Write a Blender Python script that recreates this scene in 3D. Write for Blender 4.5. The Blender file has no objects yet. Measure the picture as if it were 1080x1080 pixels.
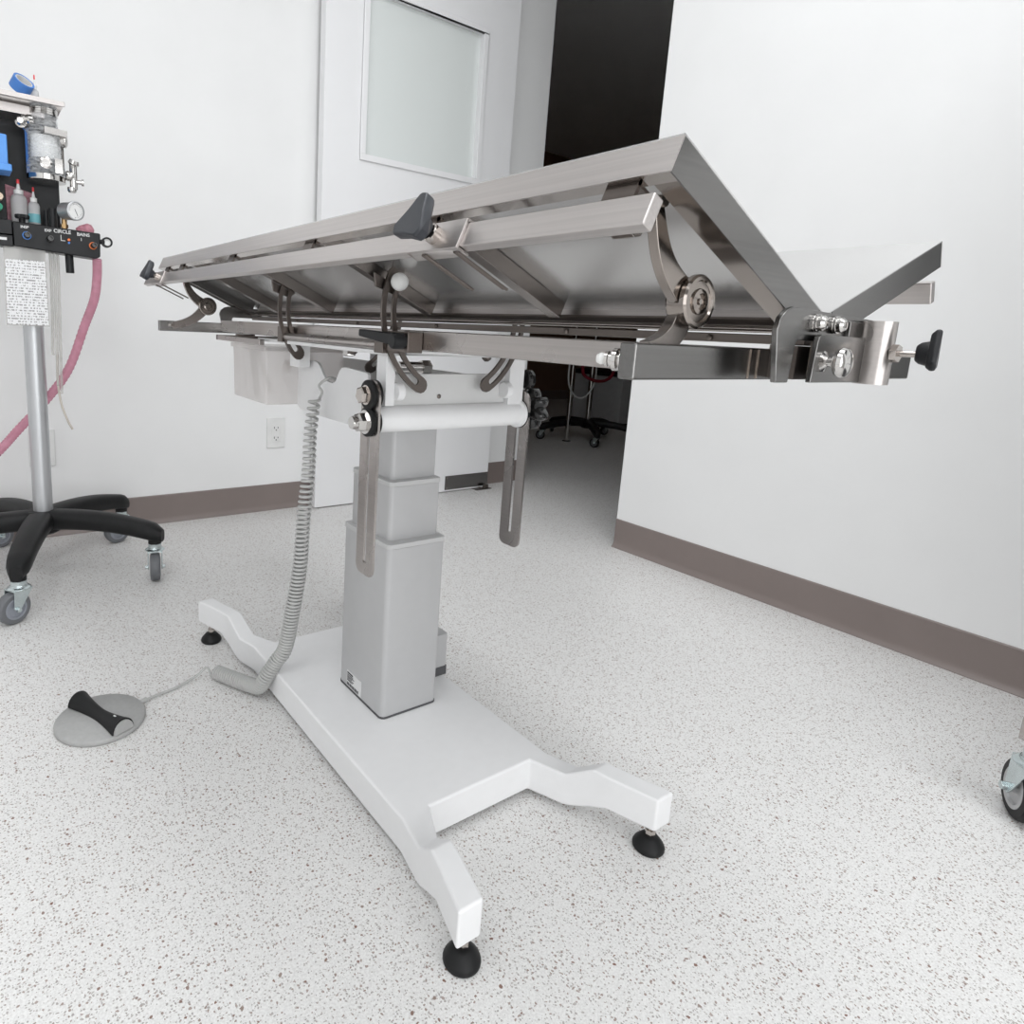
import bpy, bmesh, math, random
from mathutils import Vector, Matrix
random.seed(7)
C = bpy.context.scene.collection
PI = math.pi

# ------------------------------------------------------------------ camera
cam_d = bpy.data.cameras.new('camera')
cam = bpy.data.objects.new('camera', cam_d)
C.objects.link(cam)
right = Vector((0.8258, -0.5618, 0.0492)); up = Vector((0.0608, 0.1755, 0.9826)); fwd = Vector((0.5606, 0.8085, -0.179))
rm = Matrix((right, up, -fwd)).transposed().to_4x4()
cam.matrix_world = Matrix.Translation((0, 0, 0.71)) @ rm
cam_d.sensor_fit = 'HORIZONTAL'; cam_d.sensor_width = 36
cam_d.lens = 682.7 / 1080 * 36
cam_d.shift_x = (540 - 432.1) / 1080
cam_d.shift_y = (471.5 - 540) / 1080
cam_d.clip_start = 0.02
bpy.context.scene.camera = cam

# ------------------------------------------------------------------ world, lights, exposure
w = bpy.data.worlds.new('world'); bpy.context.scene.world = w; w.use_nodes = True
w.node_tree.nodes['Background'].inputs[0].default_value = (0.9, 0.93, 1, 1)
w.node_tree.nodes['Background'].inputs[1].default_value = 0.02
vs = bpy.context.scene.view_settings
vs.view_transform = 'Standard'; vs.look = 'None'; vs.gamma = 1; vs.use_curve_mapping = False
vs.exposure = 0.0

def area(name, loc, size, energy, rot=(0, 0, 0), color=(0.965, 0.985, 1.0)):
    d = bpy.data.lights.new(name, 'AREA'); d.shape = 'RECTANGLE'
    d.size, d.size_y = size; d.energy = energy; d.color = color
    o = bpy.data.objects.new(name, d); C.objects.link(o)
    o.location = loc; o.rotation_euler = rot
    return o
area('ceiling_lamp', (0.85, 0.40, 2.58), (0.6, 1.2), 16)
area('ceiling_lamp', (0.85, -1.1, 2.58), (0.6, 1.2), 10)
area('ceiling_lamp', (-0.60, 0.40, 2.58), (0.6, 1.2), 10)
area('ceiling_lamp', (-0.60, -1.1, 2.58), (0.6, 1.2), 9)
# added fill light behind the camera, flattens the room lighting
area('camera_side_fill', (0.0, -2.2, 0.95), (2.6, 1.6), 42, (PI / 2, 0, 0), (0.965, 0.985, 1.0))
# added weak fill light, lifts the tone of the dark side room
area('side_room_fill', (3.9, 3.4, 2.58), (0.3, 0.6), 0.55, color=(1, 0.86, 0.74))

# ------------------------------------------------------------------ materials
def nodes(name):
    m = bpy.data.materials.new(name); m.use_nodes = True
    nt = m.node_tree
    return m, nt, nt.nodes['Principled BSDF']

def mat(name, col, rough=0.5, metal=0.0, noise=0.04, nscale=30, bump=0.0, spec=0.5, coat=0.0):
    m, nt, b = nodes(name)
    b.inputs['Roughness'].default_value = rough; b.inputs['Metallic'].default_value = metal
    b.inputs['Specular IOR Level'].default_value = spec
    b.inputs['Coat Weight'].default_value = coat
    tc = nt.nodes.new('ShaderNodeTexCoord')
    n = nt.nodes.new('ShaderNodeTexNoise'); n.inputs['Scale'].default_value = nscale; n.inputs['Detail'].default_value = 4
    r = nt.nodes.new('ShaderNodeValToRGB')
    r.color_ramp.elements[0].position = 0.3; r.color_ramp.elements[1].position = 0.7
    r.color_ramp.elements[0].color = tuple(c * (1 - noise) for c in col[:3]) + (1,)
    r.color_ramp.elements[1].color = tuple(min(1, c * (1 + noise)) for c in col[:3]) + (1,)
    nt.links.new(tc.outputs['Object'], n.inputs['Vector'])
    nt.links.new(n.outputs['Fac'], r.inputs['Fac']); nt.links.new(r.outputs['Color'], b.inputs['Base Color'])
    if bump:
        bp = nt.nodes.new('ShaderNodeBump'); bp.inputs['Strength'].default_value = bump; bp.inputs['Distance'].default_value = 0.002
        nt.links.new(n.outputs['Fac'], bp.inputs['Height']); nt.links.new(bp.outputs['Normal'], b.inputs['Normal'])
    return m

def steel(name, col, rough, stretch=(400, 3, 400), var=0.05, bump=0.012):
    """brushed stainless: noise stretched along one axis drives roughness and a light bump"""
    m, nt, b = nodes(name)
    b.inputs['Metallic'].default_value = 1
    tc = nt.nodes.new('ShaderNodeTexCoord'); mp = nt.nodes.new('ShaderNodeMapping'); mp.inputs['Scale'].default_value = stretch
    n = nt.nodes.new('ShaderNodeTexNoise'); n.inputs['Scale'].default_value = 1; n.inputs['Detail'].default_value = 3
    n2 = nt.nodes.new('ShaderNodeTexNoise'); n2.inputs['Scale'].default_value = 9; n2.inputs['Detail'].default_value = 2
    nt.links.new(tc.outputs['Object'], mp.inputs['Vector']); nt.links.new(mp.outputs['Vector'], n.inputs['Vector'])
    nt.links.new(tc.outputs['Object'], n2.inputs['Vector'])
    mr = nt.nodes.new('ShaderNodeMapRange'); mr.inputs['To Min'].default_value = max(0.02, rough - var); mr.inputs['To Max'].default_value = rough + var
    nt.links.new(n2.outputs['Fac'], mr.inputs['Value']); nt.links.new(mr.outputs['Result'], b.inputs['Roughness'])
    r = nt.nodes.new('ShaderNodeValToRGB')
    r.color_ramp.elements[0].position = 0.25; r.color_ramp.elements[1].position = 0.75
    r.color_ramp.elements[0].color = tuple(c * 0.92 for c in col) + (1,); r.color_ramp.elements[1].color = tuple(min(1, c * 1.06) for c in col) + (1,)
    nt.links.new(n.outputs['Fac'], r.inputs['Fac']); nt.links.new(r.outputs['Color'], b.inputs['Base Color'])
    bp = nt.nodes.new('ShaderNodeBump'); bp.inputs['Strength'].default_value = bump; bp.inputs['Distance'].default_value = 0.001
    nt.links.new(n.outputs['Fac'], bp.inputs['Height']); nt.links.new(bp.outputs['Normal'], b.inputs['Normal'])
    return m

STEEL = steel('brushed_steel', (0.44, 0.41, 0.395), 0.28)
STEEL_L = steel('brushed_steel_light', (0.60, 0.565, 0.55), 0.34)
STEELX = steel('brushed_steel_cross_shaded', (0.225, 0.22, 0.215), 0.24, (3, 400, 400))  # dim reflections on the end faces put into a darker base colour
STEEL_D = steel('satin_steel_dark', (0.17, 0.148, 0.135), 0.34)
STEEL_R = steel('rib_steel', (0.27, 0.245, 0.23), 0.26)
POLISH = steel('polished_steel', (0.52, 0.48, 0.45), 0.12, (30, 30, 30), 0.05, 0.01)
POLISH_D = steel('polished_steel_dark', (0.33, 0.295, 0.27), 0.14, (30, 30, 30), 0.05, 0.01)
SHEET = steel('sheet_steel', (0.65, 0.645, 0.64), 0.22, (3, 3, 3), 0.03, 0.0)
SHEET.node_tree.nodes['Principled BSDF'].inputs['Metallic'].default_value = 0.8
WELD = mat('weld_seam', (0.5, 0.42, 0.36), 0.45, 1.0, 0.2, 200, 0.3)
WHITE = mat('white_powder_coat', (0.84, 0.84, 0.845), 0.42, 0, 0.01, 60)
WHITE_SHADE = mat('white_coat_shaded', (0.70, 0.70, 0.695), 0.42, 0, 0.01, 60)  # white coat with the shade under the table top painted in
ALU = mat('grey_anodised_aluminium', (0.50, 0.50, 0.505), 0.42, 0.15, 0.015, 40)
ALU_CAP = mat('grey_plastic_collar', (0.54, 0.54, 0.54), 0.5, 0, 0.01, 40)
SEAM = mat('dark_gasket', (0.08, 0.08, 0.085), 0.6)
BLACK = mat('black_rubber', (0.010, 0.010, 0.0105), 0.5, 0, 0.15, 80, 0.05, 0.28)
BLACKP = mat('black_plastic', (0.011, 0.0115, 0.013), 0.4, 0, 0.1, 60, 0, 0.3)
GLOSSB = mat('glossy_black_plastic', (0.010, 0.010, 0.010), 0.12, 0, 0.1, 40)
KNOB = mat('dark_grey_knob_plastic', (0.028, 0.031, 0.038), 0.42, 0, 0.08, 60)
WPL = mat('white_plastic', (0.80, 0.80, 0.79), 0.35)
GPL = mat('grey_cable_plastic', (0.47, 0.47, 0.46), 0.42)
PEDAL = mat('grey_pedal_plastic', (0.40, 0.40, 0.395), 0.55, 0, 0.05, 150)
TYRE = mat('grey_caster_rubber', (0.14, 0.145, 0.155), 0.5)
HUB = mat('blue_grey_hub_plastic', (0.27, 0.285, 0.32), 0.4)
ZINC = mat('zinc_plated_steel', (0.62, 0.69, 0.70), 0.25, 1.0, 0.08, 40)
POLE = mat('satin_aluminium_pole', (0.55, 0.56, 0.575), 0.38, 0.75, 0.02, 20)
BLUE = mat('blue_plastic', (0.07, 0.22, 0.60), 0.5)
LBLUE = mat('bright_blue_plastic', (0.10, 0.31, 0.75), 0.45)
RED = mat('red_plastic_tip', (0.80, 0.07, 0.08), 0.4)
ORANGE = mat('orange_ring', (0.85, 0.20, 0.04), 0.4)
GREEN = mat('green_plastic', (0.0, 0.22, 0.12), 0.4)
BRASS = mat('brass', (0.42, 0.28, 0.14), 0.3, 1.0)
TEAL = mat('teal_label', (0.16, 0.42, 0.47), 0.5)
INKW = mat('white_printed_ink', (0.75, 0.75, 0.75), 0.6)
INKB = mat('black_printed_ink', (0.04, 0.04, 0.045), 0.6)
CREAM = mat('cream_plastic', (0.78, 0.62, 0.48), 0.5)
CHROME = mat('chrome', (0.60, 0.585, 0.57), 0.12, 1.0, 0.05, 60)
CARD = mat('label_paper', (0.72, 0.72, 0.72), 0.6)
SLAB = mat('grey_cabinet_paint', (0.60, 0.61, 0.62), 0.6)
DARKRED = mat('dark_red_tube', (0.22, 0.01, 0.02), 0.4)
BEIGE = mat('clear_beige_tube', (0.55, 0.50, 0.45), 0.3)

def see_through(name, col, alpha, rough=0.15, noise=0.0, nscale=20, aniso=(1, 1, 1), scatter=(0.85, 0.83, 0.82), back=0.35):
    """thin clear or milky plastic: tinted transparency under a diffuse and glossy skin"""
    m = bpy.data.materials.new(name); m.use_nodes = True; nt = m.node_tree
    for n in list(nt.nodes): nt.nodes.remove(n)
    out = nt.nodes.new('ShaderNodeOutputMaterial'); mix = nt.nodes.new('ShaderNodeMixShader')
    tr = nt.nodes.new('ShaderNodeBsdfTransparent'); tr.inputs[0].default_value = col + (1,)
    pb = nt.nodes.new('ShaderNodeBsdfPrincipled'); pb.inputs['Base Color'].default_value = scatter + (1,)
    pb.inputs['Roughness'].default_value = rough
    mix.inputs[0].default_value = alpha
    tl = nt.nodes.new('ShaderNodeBsdfTranslucent'); tl.inputs[0].default_value = scatter + (1,)
    m2 = nt.nodes.new('ShaderNodeMixShader'); m2.inputs[0].default_value = back
    nt.links.new(pb.outputs[0], m2.inputs[1]); nt.links.new(tl.outputs[0], m2.inputs[2])
    if noise:
        tc = nt.nodes.new('ShaderNodeTexCoord'); mp = nt.nodes.new('ShaderNodeMapping'); mp.inputs['Scale'].default_value = aniso
        n = nt.nodes.new('ShaderNodeTexNoise'); n.inputs['Scale'].default_value = nscale; n.inputs['Detail'].default_value = 2
        mr = nt.nodes.new('ShaderNodeMapRange'); mr.inputs['From Min'].default_value = 0.3; mr.inputs['From Max'].default_value = 0.7
        mr.inputs['To Min'].default_value = max(0, alpha - noise); mr.inputs['To Max'].default_value = min(1, alpha + noise)
        nt.links.new(tc.outputs['Object'], mp.inputs['Vector']); nt.links.new(mp.outputs['Vector'], n.inputs['Vector'])
        nt.links.new(n.outputs['Fac'], mr.inputs['Value']); nt.links.new(mr.outputs['Result'], mix.inputs[0])
    nt.links.new(tr.outputs[0], mix.inputs[1]); nt.links.new(m2.outputs[0], mix.inputs[2]); nt.links.new(mix.outputs[0], out.inputs[0])
    return m
PANE = see_through('green_tinted_glass', (0.975, 0.985, 0.98), 0.85, 0.12, scatter=(0.90, 0.94, 0.925), back=0.02)
BINM = see_through('milky_bin_plastic', (0.98, 0.965, 0.96), 0.62, 0.3, 0.08, 9, (1, 1, 0.2), (0.97, 0.945, 0.935), 0.40)
CLEARP = see_through('clear_canister_plastic', (0.93, 0.94, 0.95), 0.30, 0.05, 0.22, 60, (1, 1, 3), (0.88, 0.89, 0.90))
BOTTLE = see_through('milky_bottle_plastic', (0.9, 0.9, 0.9), 0.68, 0.3, 0, 10, (1, 1, 1), (0.86, 0.86, 0.865))
PINKH = see_through('pink_tinted_hose', (0.92, 0.70, 0.76), 0.50, 0.25, 0.14, 26, (1, 1, 1), (0.70, 0.36, 0.46))
PINKP = see_through('pink_plastic_bag', (0.86, 0.5, 0.58), 0.6, 0.3, 0.2, 90, (1, 1, 1), (0.8, 0.45, 0.52))
TUBEC = see_through('clear_vinyl_tube', (0.93, 0.93, 0.92), 0.35, 0.2, 0, 10, (1, 1, 1), (0.72, 0.71, 0.69))

def wall_mat(name, col):
    return mat(name, col, 0.65, 0, 0.012, 6, 0.02, 0.3)
WALL = wall_mat('wall_paint', (0.87, 0.87, 0.868))
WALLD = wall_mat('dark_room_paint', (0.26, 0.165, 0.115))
FRONTW = wall_mat('grey_wall_paint', (0.36, 0.35, 0.34))
DOORP = mat('door_paint', (0.88, 0.88, 0.89), 0.45, 0, 0.006, 8)
CEIL = wall_mat('ceiling_paint', (0.86, 0.86, 0.86))
BASEB = mat('taupe_rubber_baseboard', (0.225, 0.185, 0.172), 0.38, 0, 0.03, 8)

def floor_mat():
    m, nt, b = nodes('speckled_vinyl')
    b.inputs['Roughness'].default_value = 0.42
    b.inputs['Specular IOR Level'].default_value = 0.4
    tc = nt.nodes.new('ShaderNodeTexCoord')
    wn = nt.nodes.new('ShaderNodeTexNoise'); wn.inputs['Scale'].default_value = 260; wn.inputs['Detail'].default_value = 2
    va = nt.nodes.new('ShaderNodeVectorMath'); va.operation = 'MULTIPLY_ADD'
    va.inputs[1].default_value = (0.0045, 0.0045, 0.0045)
    nt.links.new(tc.outputs['Object'], wn.inputs['Vector'])
    nt.links.new(wn.outputs['Color'], va.inputs[0]); nt.links.new(tc.outputs['Object'], va.inputs[2])
    base = nt.nodes.new('ShaderNodeTexNoise'); base.inputs['Scale'].default_value = 420; base.inputs['Detail'].default_value = 2
    nt.links.new(tc.outputs['Object'], base.inputs['Vector'])
    br = nt.nodes.new('ShaderNodeValToRGB')
    br.color_ramp.elements[0].position = 0.35; br.color_ramp.elements[0].color = (0.71, 0.70, 0.69, 1)
    br.color_ramp.elements[1].position = 0.62; br.color_ramp.elements[1].color = (0.83, 0.825, 0.815, 1)
    nt.links.new(base.outputs['Fac'], br.inputs['Fac'])
    col = br.outputs['Color']
    for scale, thr, keep, tones in ((300, 0.20, 0.55, ((0.38, 0.355, 0.34), (0.50, 0.475, 0.455))),
                                    (190, 0.15, 0.42, ((0.33, 0.26, 0.23), (0.42, 0.355, 0.325))),
                                    (100, 0.10, 0.20, ((0.22, 0.12, 0.09), (0.30, 0.24, 0.21)))):
        v = nt.nodes.new('ShaderNodeTexVoronoi'); v.inputs['Scale'].default_value = scale; v.inputs['Randomness'].default_value = 1
        v.voronoi_dimensions = '2D'
        nt.links.new(va.outputs[0], v.inputs['Vector'])
        sc = nt.nodes.new('ShaderNodeSeparateColor'); nt.links.new(v.outputs['Color'], sc.inputs[0])
        # size of a chip varies from chip to chip, and only some cells hold one
        th = nt.nodes.new('ShaderNodeMath'); th.operation = 'MULTIPLY'; th.inputs[1].default_value = thr * 2
        nt.links.new(sc.outputs[1], th.inputs[0])
        lt = nt.nodes.new('ShaderNodeMath'); lt.operation = 'LESS_THAN'
        nt.links.new(v.outputs['Distance'], lt.inputs[0]); nt.links.new(th.outputs[0], lt.inputs[1])
        k = nt.nodes.new('ShaderNodeMath'); k.operation = 'LESS_THAN'; k.inputs[1].default_value = keep
        nt.links.new(sc.outputs[0], k.inputs[0])
        f = nt.nodes.new('ShaderNodeMath'); f.operation = 'MULTIPLY'
        nt.links.new(lt.outputs[0], f.inputs[0]); nt.links.new(k.outputs[0], f.inputs[1])
        tone = nt.nodes.new('ShaderNodeMix'); tone.data_type = 'RGBA'
        tone.inputs['A'].default_value = tones[0] + (1,); tone.inputs['B'].default_value = tones[1] + (1,)
        nt.links.new(sc.outputs[2], tone.inputs['Factor'])
        mx = nt.nodes.new('ShaderNodeMix'); mx.data_type = 'RGBA'
        nt.links.new(f.outputs[0], mx.inputs['Factor']); nt.links.new(col, mx.inputs['A']); nt.links.new(tone.outputs['Result'], mx.inputs['B'])
        col = mx.outputs['Result']
    nt.links.new(col, b.inputs['Base Color'])
    return m
FLOOR = floor_mat()

def note_mat():
    """paper covered in rows of fine, unreadable writing"""
    m, nt, b = nodes('printed_paper')
    b.inputs['Roughness'].default_value = 0.6
    tc = nt.nodes.new('ShaderNodeTexCoord'); mp = nt.nodes.new('ShaderNodeMapping'); mp.inputs['Scale'].default_value = (260, 1, 90)
    n = nt.nodes.new('ShaderNodeTexNoise'); n.inputs['Scale'].default_value = 1; n.inputs['Detail'].default_value = 3
    wv = nt.nodes.new('ShaderNodeTexWave'); wv.bands_direction = 'Z'; wv.inputs['Scale'].default_value = 48; wv.inputs['Distortion'].default_value = 0.4
    nt.links.new(tc.outputs['Object'], mp.inputs['Vector']); nt.links.new(mp.outputs['Vector'], n.inputs['Vector']); nt.links.new(tc.outputs['Object'], wv.inputs['Vector'])
    g = nt.nodes.new('ShaderNodeMath'); g.operation = 'GREATER_THAN'; g.inputs[1].default_value = 0.5; nt.links.new(n.outputs['Fac'], g.inputs[0])
    g2 = nt.nodes.new('ShaderNodeMath'); g2.operation = 'GREATER_THAN'; g2.inputs[1].default_value = 0.5; nt.links.new(wv.outputs['Fac'], g2.inputs[0])
    f = nt.nodes.new('ShaderNodeMath'); f.operation = 'MULTIPLY'; nt.links.new(g.outputs[0], f.inputs[0]); nt.links.new(g2.outputs[0], f.inputs[1])
    mx = nt.nodes.new('ShaderNodeMix'); mx.data_type = 'RGBA'
    mx.inputs['A'].default_value = (0.80, 0.80, 0.81, 1); mx.inputs['B'].default_value = (0.30, 0.29, 0.29, 1)
    nt.links.new(f.outputs[0], mx.inputs['Factor']); nt.links.new(mx.outputs['Result'], b.inputs['Base Color'])
    return m
NOTE = note_mat()

# ------------------------------------------------------------------ mesh helpers (all in world coordinates)
class MB:
    def __init__(s): s.bm = bmesh.new()
    def hull(s, ring_a, ring_b, caps=True):
        a = [s.bm.verts.new(v) for v in ring_a]; b = [s.bm.verts.new(v) for v in ring_b]; n = len(a)
        for i in range(n): s.bm.faces.new((a[i], a[(i + 1) % n], b[(i + 1) % n], b[i]))
        if caps: s.bm.faces.new(a[::-1]); s.bm.faces.new(b)
        return s
    def box(s, x0, x1, y0, y1, z0, z1):
        return s.hull([(x0, y0, z0), (x1, y0, z0), (x1, y1, z0), (x0, y1, z0)], [(x0, y0, z1), (x1, y0, z1), (x1, y1, z1), (x0, y1, z1)])
    def obox(s, c, ax, ay, az):
        """box from centre and three half-extent vectors"""
        c, ax, ay, az = map(Vector, (c, ax, ay, az))
        lo = [c - ax - ay - az, c + ax - ay - az, c + ax + ay - az, c - ax + ay - az]
        return s.hull(lo, [v + 2 * az for v in lo])
    def rbox(s, x0, x1, y0, y1, z0, z1, r, k=4):
        """box with vertical edges rounded"""
        pts = []
        for cx, cy, a0 in ((x1 - r, y1 - r, 0), (x0 + r, y1 - r, 90), (x0 + r, y0 + r, 180), (x1 - r, y0 + r, 270)):
            for i in range(k + 1):
                a = math.radians(a0 + 90 * i / k); pts.append((cx + r * math.cos(a), cy + r * math.sin(a)))
        return s.hull([(x, y, z0) for x, y in pts], [(x, y, z1) for x, y in pts])
    def prism(s, pts, d):
        pts = [Vector(p) for p in pts]; d = Vector(d)
        return s.hull(pts, [p + d for p in pts])
    def cyl(s, a, b, r, n=20, r2=None):
        a, b = Vector(a), Vector(b); r2 = r if r2 is None else r2
        d = (b - a).normalized(); u = d.orthogonal().normalized(); v = d.cross(u)
        c = [(math.cos(2 * PI * i / n), math.sin(2 * PI * i / n)) for i in range(n)]
        return s.hull([a + (u * x + v * y) * r for x, y in c], [b + (u * x + v * y) * r2 for x, y in c])
    def lathe(s, o, axis, prof, n=28, caps=True):
        """profile of (radius, distance along the axis)"""
        o = Vector(o); d = Vector(axis).normalized(); u = d.orthogonal().normalized(); v = d.cross(u)
        rings = []
        for r, h in prof:
            rings.append([s.bm.verts.new(o + d * h + (u * math.cos(2 * PI * i / n) + v * math.sin(2 * PI * i / n)) * max(r, 1e-5)) for i in range(n)])
        for a, b in zip(rings, rings[1:]):
            for i in range(n): s.bm.faces.new((a[i], a[(i + 1) % n], b[(i + 1) % n], b[i]))
        if caps: s.bm.faces.new(rings[0][::-1]); s.bm.faces.new(rings[-1])
        return s
    def tube(s, path, r, n=10, rr=None):
        path = [Vector(p) for p in path]; m = len(path)
        t0 = (path[1] - path[0]).normalized(); u = t0.orthogonal().normalized(); prev = None
        for i, p in enumerate(path):
            t = (path[min(i + 1, m - 1)] - path[max(i - 1, 0)]).normalized()
            u = (u - t * u.dot(t)).normalized(); v = t.cross(u); ri = rr[i] if rr else r
            ring = [s.bm.verts.new(p + (u * math.cos(2 * PI * k / n) + v * math.sin(2 * PI * k / n)) * ri) for k in range(n)]
            if prev:
                for k in range(n): s.bm.faces.new((prev[k], prev[(k + 1) % n], ring[(k + 1) % n], ring[k]))
            else: s.bm.faces.new(ring[::-1])
            prev = ring
        s.bm.faces.new(prev)
        return s
    def sphere(s, c, r, n=20):
        prof = [(r * math.sin(PI * i / 12), r - r * math.cos(PI * i / 12)) for i in range(13)]
        return s.lathe(Vector(c) - Vector((0, 0, r)), (0, 0, 1), prof, n)

wpos = {}
def finish(bm, name, m, parent=None, bevel=0, seg=2, sharp=35, label=None):
    bmesh.ops.remove_doubles(bm, verts=bm.verts, dist=1e-6)
    bmesh.ops.recalc_face_normals(bm, faces=bm.faces)
    for f in bm.faces: f.smooth = True
    for e in bm.edges:
        if len(e.link_faces) == 2 and e.calc_face_angle(0) > math.radians(sharp): e.smooth = False
    lo = Vector((min(v.co.x for v in bm.verts), min(v.co.y for v in bm.verts), min(v.co.z for v in bm.verts)))
    hi = Vector((max(v.co.x for v in bm.verts), max(v.co.y for v in bm.verts), max(v.co.z for v in bm.verts)))
    c = (lo + hi) / 2
    for v in bm.verts: v.co -= c
    me = bpy.data.meshes.new(name); bm.to_mesh(me); bm.free(); me.materials.append(m)
    o = bpy.data.objects.new(name, me); C.objects.link(o)
    if parent:
        o.parent = parent; o.location = c - wpos[parent.name]
    else: o.location = c
    wpos[o.name] = c
    if bevel:
        b = o.modifiers.new('bevel', 'BEVEL'); b.width = bevel; b.segments = seg; b.limit_method = 'ANGLE'; b.angle_limit = math.radians(35); b.harden_normals = True
    if label: o['label'] = label
    return o
def B(mb, name, m, parent=None, bevel=0, **k): return finish(mb.bm, name, m, parent, bevel, **k)
def thing(name, label, cat, loc, group=None):
    o = bpy.data.objects.new(name, None); C.objects.link(o); o.location = loc; o.empty_display_size = 0.1
    o['label'] = label; o['category'] = cat
    if group: o['group'] = group
    wpos[o.name] = Vector(loc)
    return o
def tag(o, label, cat, group=None):
    o['label'] = label; o['category'] = cat
    if group: o['group'] = group
    return o
def struct(mb, name, m, bevel=0, parent=None):
    o = B(mb, name, m, parent, bevel)
    if not parent: o['kind'] = 'structure'
    return o
def text(s, name, loc, size, m, parent, rot=(PI / 2, 0, 0), shear=0):
    cu = bpy.data.curves.new(name, 'FONT'); cu.body = s; cu.size = size; cu.extrude = 0.0003; cu.align_x = 'CENTER'; cu.align_y = 'CENTER'
    cu.materials.append(m); cu.offset = size * 0.02
    t = bpy.data.objects.new(name, cu); C.objects.link(t)
    bpy.context.view_layer.update()
    me = bpy.data.meshes.new_from_object(t); bpy.data.objects.remove(t)
    o = bpy.data.objects.new(name, me); C.objects.link(o)
    if not me.materials: me.materials.append(m)
    o.parent = parent; o.location = Vector(loc) - wpos[parent.name]; o.rotation_euler = rot
    return o
def arc(c, r, a0, a1, n, plane='xz', y=0):
    return [(c[0] + r * math.cos(math.radians(a0 + (a1 - a0) * i / n)), y, c[1] + r * math.sin(math.radians(a0 + (a1 - a0) * i / n))) for i in range(n + 1)]
def catmull(P, n=8):
    P = [Vector(p) for p in P]; P = [2 * P[0] - P[1]] + P + [2 * P[-1] - P[-2]]; out = []
    for i in range(1, len(P) - 2):
        a, b, c, d = P[i - 1:i + 3]
        for k in range(n):
            t = k / n
            out.append(0.5 * ((2 * b) + (c - a) * t + (2 * a - 5 * b + 4 * c - d) * t * t + (3 * b - a - 3 * c + d) * t ** 3))
    out.append(P[-2]); return out

# ------------------------------------------------------------------ the room
XW, YB = 1.837, 2.283            # inner faces of the right wall and of the back wall
struct(MB().box(-1.9, 7.0, -2.5, 6.2, -0.08, 0), 'floor', FLOOR)
struct(MB().box(-1.9, 7.0, -2.5, 6.2, 2.6, 2.7), 'ceiling', CEIL)
struct(MB().box(-1.9, 2.25, YB, YB + 0.13, 0, 2.6), 'wall_back', WALL)
struct(MB().box(XW, XW + 0.13, -2.3, 1.368, 0, 2.6), 'wall_right', WALL)
struct(MB().box(-1.9, -1.78, -2.3, YB, 0, 2.6), 'wall_left', WALL)
struct(MB().box(-1.9, XW + 0.13, -2.42, -2.3, 0, 2.6), 'wall_front', FRONTW)
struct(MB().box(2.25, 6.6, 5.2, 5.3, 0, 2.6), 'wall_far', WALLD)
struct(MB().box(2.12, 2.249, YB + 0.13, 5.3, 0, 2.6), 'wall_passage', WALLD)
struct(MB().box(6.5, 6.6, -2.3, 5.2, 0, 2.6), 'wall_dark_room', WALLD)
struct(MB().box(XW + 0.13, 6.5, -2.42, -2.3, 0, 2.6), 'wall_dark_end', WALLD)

def baseboard(name, poly, z=0.1):
    """cove base: a flat face that flares into a toe at the floor, run along the wall"""
    (x0, y0), (x1, y1), (nx, ny) = poly
    prof = [(0, 0), (0.0145, 0), (0.0145, 0.002), (0.012, 0.0045), (0.008, 0.0095), (0.005, 0.015), (0.0038, 0.021), (0.0035, z - 0.003), (0.001, z), (0, z)]
    mb = MB(); mb.hull([(x0 + nx * a, y0 + ny * a, h) for a, h in prof], [(x1 + nx * a, y1 + ny * a, h) for a, h in prof])
    return struct(mb, name, BASEB)
baseboard('baseboard_back', ((-1.78, YB), (2.25, YB), (0, -1)))
baseboard('baseboard_right', ((XW, -2.3), (XW, 1.368), (-1, 0)))
baseboard('baseboard_far', ((2.25, 5.2), (6.5, 5.2), (0, -1)))

# sliding door hung in front of the back wall
DX0, DX1, DY0, DY1, DZ0, DZ1 = 1.098, 1.985, 2.215, 2.255, 0.004, 2.16
WX0, WX1, WZ0, WZ1 = 1.268, 1.795, 1.335, 1.885
d = MB()
d.hull([(DX0, DY0, DZ0), (DX1, DY0, DZ0), (DX1, DY0, DZ1), (DX0, DY0, DZ1)], [(WX0, DY0, WZ0), (WX1, DY0, WZ0), (WX1, DY0, WZ1), (WX0, DY0, WZ1)], caps=False)
d.hull([(DX0, DY1, DZ0), (DX1, DY1, DZ0), (DX1, DY1, DZ1), (DX0, DY1, DZ1)], [(WX0, DY1, WZ0), (WX1, DY1, WZ0), (WX1, DY1, WZ1), (WX0, DY1, WZ1)], caps=False)
d.hull([(DX0, DY0, DZ0), (DX1, DY0, DZ0), (DX1, DY0, DZ1), (DX0, DY0, DZ1)], [(DX0, DY1, DZ0), (DX1, DY1, DZ0), (DX1, DY1, DZ1), (DX0, DY1, DZ1)], caps=False)
d.hull([(WX0, DY0, WZ0), (WX1, DY0, WZ0), (WX1, DY0, WZ1), (WX0, DY0, WZ1)], [(WX0, DY1, WZ0), (WX1, DY1, WZ0), (WX1, DY1, WZ1), (WX0, DY1, WZ1)], caps=False)
door = struct(d, 'door_1', DOORP, 0.0015)
def frame_ring(x0, x1, z0, z1, t, ya, yb):
    mb = MB()
    mb.box(x0, x1, ya, yb, z0, z0 + t).box(x0, x1, ya, yb, z1 - t, z1).box(x0, x0 + t, ya, yb, z0 + t, z1 - t).box(x1 - t, x1, ya, yb, z0 + t, z1 - t)
    return mb
B(frame_ring(WX0 - 0.022, WX1 + 0.022, WZ0 - 0.022, WZ1 + 0.022, 0.022, DY0 - 0.009, DY0), 'window_bead', DOORP, door, 0.002)
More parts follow.
